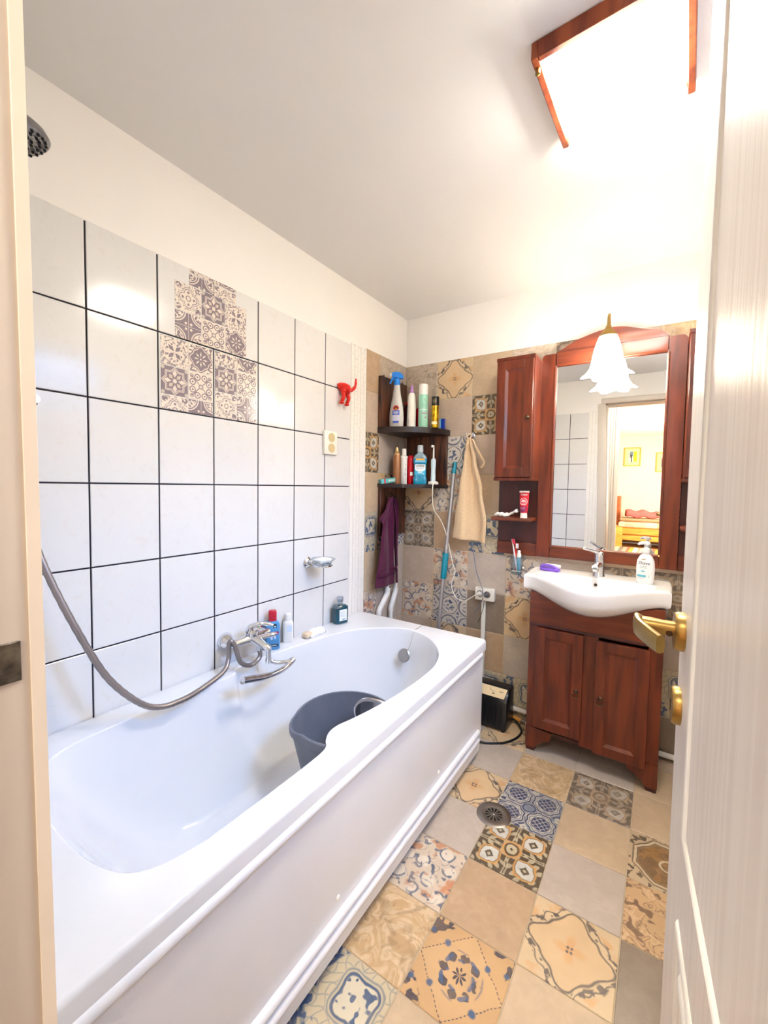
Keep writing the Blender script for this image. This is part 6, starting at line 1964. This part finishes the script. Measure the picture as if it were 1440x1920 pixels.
prof = [(0.034, 0.002, 0.0), (0.043, -0.020, 0), (0.054, -0.055, .0), (0.061, -0.095, 0.01), (0.066, -0.130, 0.05), (0.078, -0.155, 0.13), (0.096, -0.172, 0.24)]
rings = []
for r, z, wv in prof:
    rings.append([Vector((1.148 + r * (1 + wv * .55 * math.cos(6 * a)) * math.cos(a), 2.088 + r * (1 + wv * .55 * math.cos(6 * a)) * math.sin(a), 1.934 + z - wv * 0.020 * math.cos(6 * a))) for a in [2 * PI * i / NP for i in range(NP)]])
loft(bm, rings, True, False, False)
sh = finish('glass_shade', bm, glow('lit_tulip_glass', (1.0, 0.88, 0.70), TULIP_EMIT), ml)

cl = thing('ceiling_lamp', (1.241, 1.154, H), 'lit square ceiling lamp with a slumped glass shade in a wooden frame', 'lamp')
Cm = Matrix.Translation((1.241, 1.154, 0)) @ Matrix.Rotation(math.radians(-2.5), 4, 'Z')
hw = 0.157
lw = pr('lamp_wood', (150, 74, 40), 0.4, var=0.2, scale=6, stretch=(6, 6, 1), col2=(108, 46, 26))
for nm, a, b_ in (('frame_rail', (-hw, -hw, 2.250), (-hw + 0.016, hw, H - .001)), ('frame_rail', (hw - 0.016, -hw, 2.250), (hw, hw, H - .001)), ('frame_rail', (-hw + 0.016, -hw, 2.250), (hw - 0.016, -hw + 0.016, H - .001)), ('frame_rail', (-hw + 0.016, hw - 0.016, 2.270), (hw - 0.016, hw, H - .001))):
    bm = BM(); span(bm, a, b_, 0.002, 1); bm.transform(Cm); finish(nm, bm, lw, cl)
bm = BM()
rows = []
n = 24
for j in range(n + 1):
    v = -1 + 2 * j / n
    row = []
    for i in range(n + 1):
        u = -1 + 2 * i / n
        # softened square outline, belly hanging down
        ru, rv = u * (1 - 0.02 * v * v), v * (1 - 0.02 * u * u)
        z = 2.264 - 0.056 * (1 - abs(u) ** 4) * (1 - abs(v) ** 6) - 0.010 * (v > 0.6) * ((v - 0.6) / 0.4) * (1 - abs(u) ** 4) + 0.004 * math.sin(3 * u + 1) * (abs(v) > .8)
        row.append(Cm @ Vector((ru * (hw - 0.017), rv * (hw - (0.017 if v < 0.5 else 0.004)), z)))
    rows.append(row)
sheet(bm, rows)
finish('glass_shade', bm, glow('lit_lamp_glass', LAMP_COL, CEIL_EMIT, 0.25, 0.152), cl)
for sx in (-1, 1):
    bm = BM(); lathe(bm, [(0, 0), (0.006, 0), (0.006, 0.012), (0, 0.014)], Cm @ Vector((sx * (hw - 0.008), -hw + 0.03, 2.2505)), 10, (0, 0, -1)); finish('clip', bm, M['brass'], cl)

# ================================================================= bedroom seen in the mirror
pine = pr('pine_wood', (222, 160, 72), 0.4, var=0.1, scale=4, stretch=(1, 6, 6), col2=(196, 132, 54))
YB2 = -5.9
be = thing('wooden_bed', (1.3, YB2, 0), 'slatted pine bed end seen in the mirror through the doorway', 'bed')
for x in (0.50, 2.30):
    bm = BM(); span(bm, (x, YB2 - 0.06, 0), (x + 0.20, YB2, 0.47), 0.006, 2); finish('post', bm, pine, be)
for z0, z1 in ((0.285, 0.44), (0.155, 0.255)):
    bm = BM(); span(bm, (0.70, YB2 - 0.04, z0), (2.30, YB2 - 0.012, z1), 0.004, 2); finish('slat', bm, pine, be)
bm = BM(); span(bm, (0.63, -6.78, 0.20), (2.48, YB2 - 0.06, 0.30)); finish('base', bm, pine, be)
bm = BM(); span(bm, (0.64, -6.77, 0.302), (2.46, YB2 - 0.062, 0.47), 0.03, 3); finish('mattress', bm, M['whiteplastic'], be)


def patches_mat():
    m, t, p = new_mat('patchwork_cloth')
    tc = t.nodes.new('ShaderNodeTexCoord')
    vo = t.nodes.new('ShaderNodeTexVoronoi'); vo.distance = 'CHEBYCHEV'; vo.inputs['Scale'].default_value = 5.0; vo.inputs['Randomness'].default_value = 0.25
    rp = t.nodes.new('ShaderNodeValToRGB')
    for k, (ps, cc) in enumerate(((0.0, (214, 190, 150)), (0.35, (196, 160, 110)), (0.55, (222, 170, 130)), (0.75, (170, 158, 140)), (1.0, (232, 214, 178)))):
        e = rp.color_ramp.elements[k] if k < 2 else rp.color_ramp.elements.new(ps)
        e.position = ps; e.color = rgba(cc)
    sp = t.nodes.new('ShaderNodeSeparateColor')
    t.links.new(tc.outputs['Object'], vo.inputs['Vector']); t.links.new(vo.outputs['Color'], sp.inputs[0]); t.links.new(sp.outputs[0], rp.inputs[0]); t.links.new(rp.outputs[0], p.inputs['Base Color'])
    p.inputs['Roughness'].default_value = 0.9
    return m


bm = BM(); span(bm, (0.62, -6.76, 0.472), (2.5, YB2 + 0.02, 0.545), 0.03, 3); span(bm, (0.62, YB2 + 0.0, 0.44), (2.4, YB2 + 0.022, 0.53), 0.008, 2)
tag(finish('patchwork_bedspread', bm, patches_mat(), loc=(1.4, -6.3, 0.472)), 'beige patchwork spread over the pine bed, seen in the mirror', 'bedspread')
bm = BM(); box(bm, (1.02, -6.25, 0.585), (0.80, 0.36, 0.075), 0.035, 4); tag(finish('striped_pillow', bm, simple('pillow_brown', (176, 136, 100), 0.9), loc=(1.0, -6.25, 0.548)), 'flat brown pillow under the folded pink blanket in the mirror', 'pillow')
bm = BM()
rows = []
for j in range(9):
    rows.append([Vector((0.70 + 0.62 * i / 16 + 0.05 * (j / 8), -6.42 + 0.34 * j / 8, 0.665 + 0.135 * (1 - (2 * j / 8 - 1) ** 4) * (1 - 0.55 * max(0, i / 16 - .55)) + 0.02 * math.sin(i * .9))) for i in range(17)])
sheet(bm, rows)
o = finish('folded_blanket', bm, simple('blanket_rose', (196, 98, 92), 0.95), loc=(1.0, -6.25, 0.64)); so = o.modifiers.new('thickness', 'SOLIDIFY'); so.thickness = 0.05
tag(o, 'folded rose pink blanket on top of the bed in the mirror', 'blanket')
bm = BM(); span(bm, (0.40, -6.75, 0), (0.60, -6.45, 1.10), 0.006, 2); span(bm, (0.42, -6.45, 0.30), (0.58, -6.444, 1.02)); span(bm, (0.435, -6.444, 0.65), (0.565, -6.438, 0.98), 0.003, 1)
tag(finish('small_dresser', bm, pr('dresser_wood', (178, 96, 48), 0.4, var=0.15), loc=(0.5, -6.6, 0)), 'narrow brown wooden dresser beside the bed at the mirror door edge', 'dresser')


def stripe_mat():
    m, t, p = new_mat('striped_rug')
    tc = t.nodes.new('ShaderNodeTexCoord'); sp = t.nodes.new('ShaderNodeSeparateXYZ')
    t.links.new(tc.outputs['Object'], sp.inputs[0])
    E.T = t
    x = E.op('FRACT', E(sp.outputs[0]) * 2.2)
    rp = t.nodes.new('ShaderNodeValToRGB'); rp.color_ramp.interpolation = 'CONSTANT'
    cols = ((0.0, (216, 150, 130)), (0.16, (190, 96, 70)), (0.26, (228, 150, 60)), (0.42, (240, 222, 190)), (0.60, (200, 130, 110)), (0.68, (236, 206, 160)), (0.84, (120, 110, 96)))
    for k, (ps, cc) in enumerate(cols):
        e = rp.color_ramp.elements[k] if k < 2 else rp.color_ramp.elements.new(ps)
        e.position = ps; e.color = rgba(cc)
    t.links.new(x.s, rp.inputs[0]); t.links.new(rp.outputs[0], p.inputs['Base Color']); p.inputs['Roughness'].default_value = 0.95
    return m


bm = BM(); span(bm, (0.30, -5.86, -0.004), (2.5, -4.30, 0.010), 0.003, 1)
tag(finish('striped_rug', bm, stripe_mat(), loc=(1.2, -5.0, -0.004)), 'rug with warm coloured stripes on the bedroom floor in the mirror', 'rug')


def framed(name, x0, x1, z0, z1, label, inks):
    p = thing(name, ((x0 + x1) / 2, YE, z0), label, 'picture', 'framed pictures on the bedroom wall')
    fwm = simple('picture_frame_wood', (226, 166, 72), 0.4)
    for nm, a, b_ in (('frame_bar', (x0, YE, z0), (x0 + .022, YE + .03, z1)), ('frame_bar', (x1 - .022, YE, z0), (x1, YE + .03, z1)), ('frame_bar', (x0 + .022, YE, z1 - .022), (x1 - .022, YE + .03, z1)), ('frame_bar', (x0 + .022, YE, z0), (x1 - .022, YE + .03, z0 + .022))):
        bm = BM(); span(bm, a, b_, 0.003, 1); finish(nm, bm, fwm, p)
    bm = BM(); span(bm, (x0 + .02, YE + 0.004, z0 + .02), (x1 - .02, YE + 0.014, z1 - .02)); finish('mount', bm, simple('mount_yellow', (240, 218, 150), 0.7), p)
    w_, h_ = x1 - x0, z1 - z0
    for k, (a, b_, c_, d_, cc) in enumerate(inks):
        bm = BM(); span(bm, (x0 + a * w_, YE + 0.014, z0 + b_ * h_), (x0 + c_ * w_, YE + 0.0155 + 0.0006 * k, z0 + d_ * h_)); finish('painted_area', bm, simple('paint_%d_%d_%d' % cc, cc, 0.7), p)


# the mirror swaps left and right, so the print is laid out as it hangs
framed('framed_picture', 0.612, 0.950, 1.80, 2.23, 'pine framed print of a dark tree and yellow field, whole in the mirror', ((0.28, 0.22, 0.78, 0.80, (206, 200, 190)), (0.56, 0.24, 0.77, 0.79, (232, 176, 30)), (0.34, 0.52, 0.54, 0.79, (104, 128, 140)), (0.41, 0.22, 0.47, 0.62, (54, 48, 60)), (0.36, 0.45, 0.41, 0.66, (90, 80, 84))))
framed('framed_picture', 1.248, 1.586, 1.66, 2.10, 'pine framed print cut off by the right mirror edge', ((0.28, 0.22, 0.78, 0.80, (200, 190, 176)), (0.30, 0.24, 0.46, 0.70, (112, 88, 84)), (0.52, 0.3, 0.74, 0.78, (196, 150, 60))))
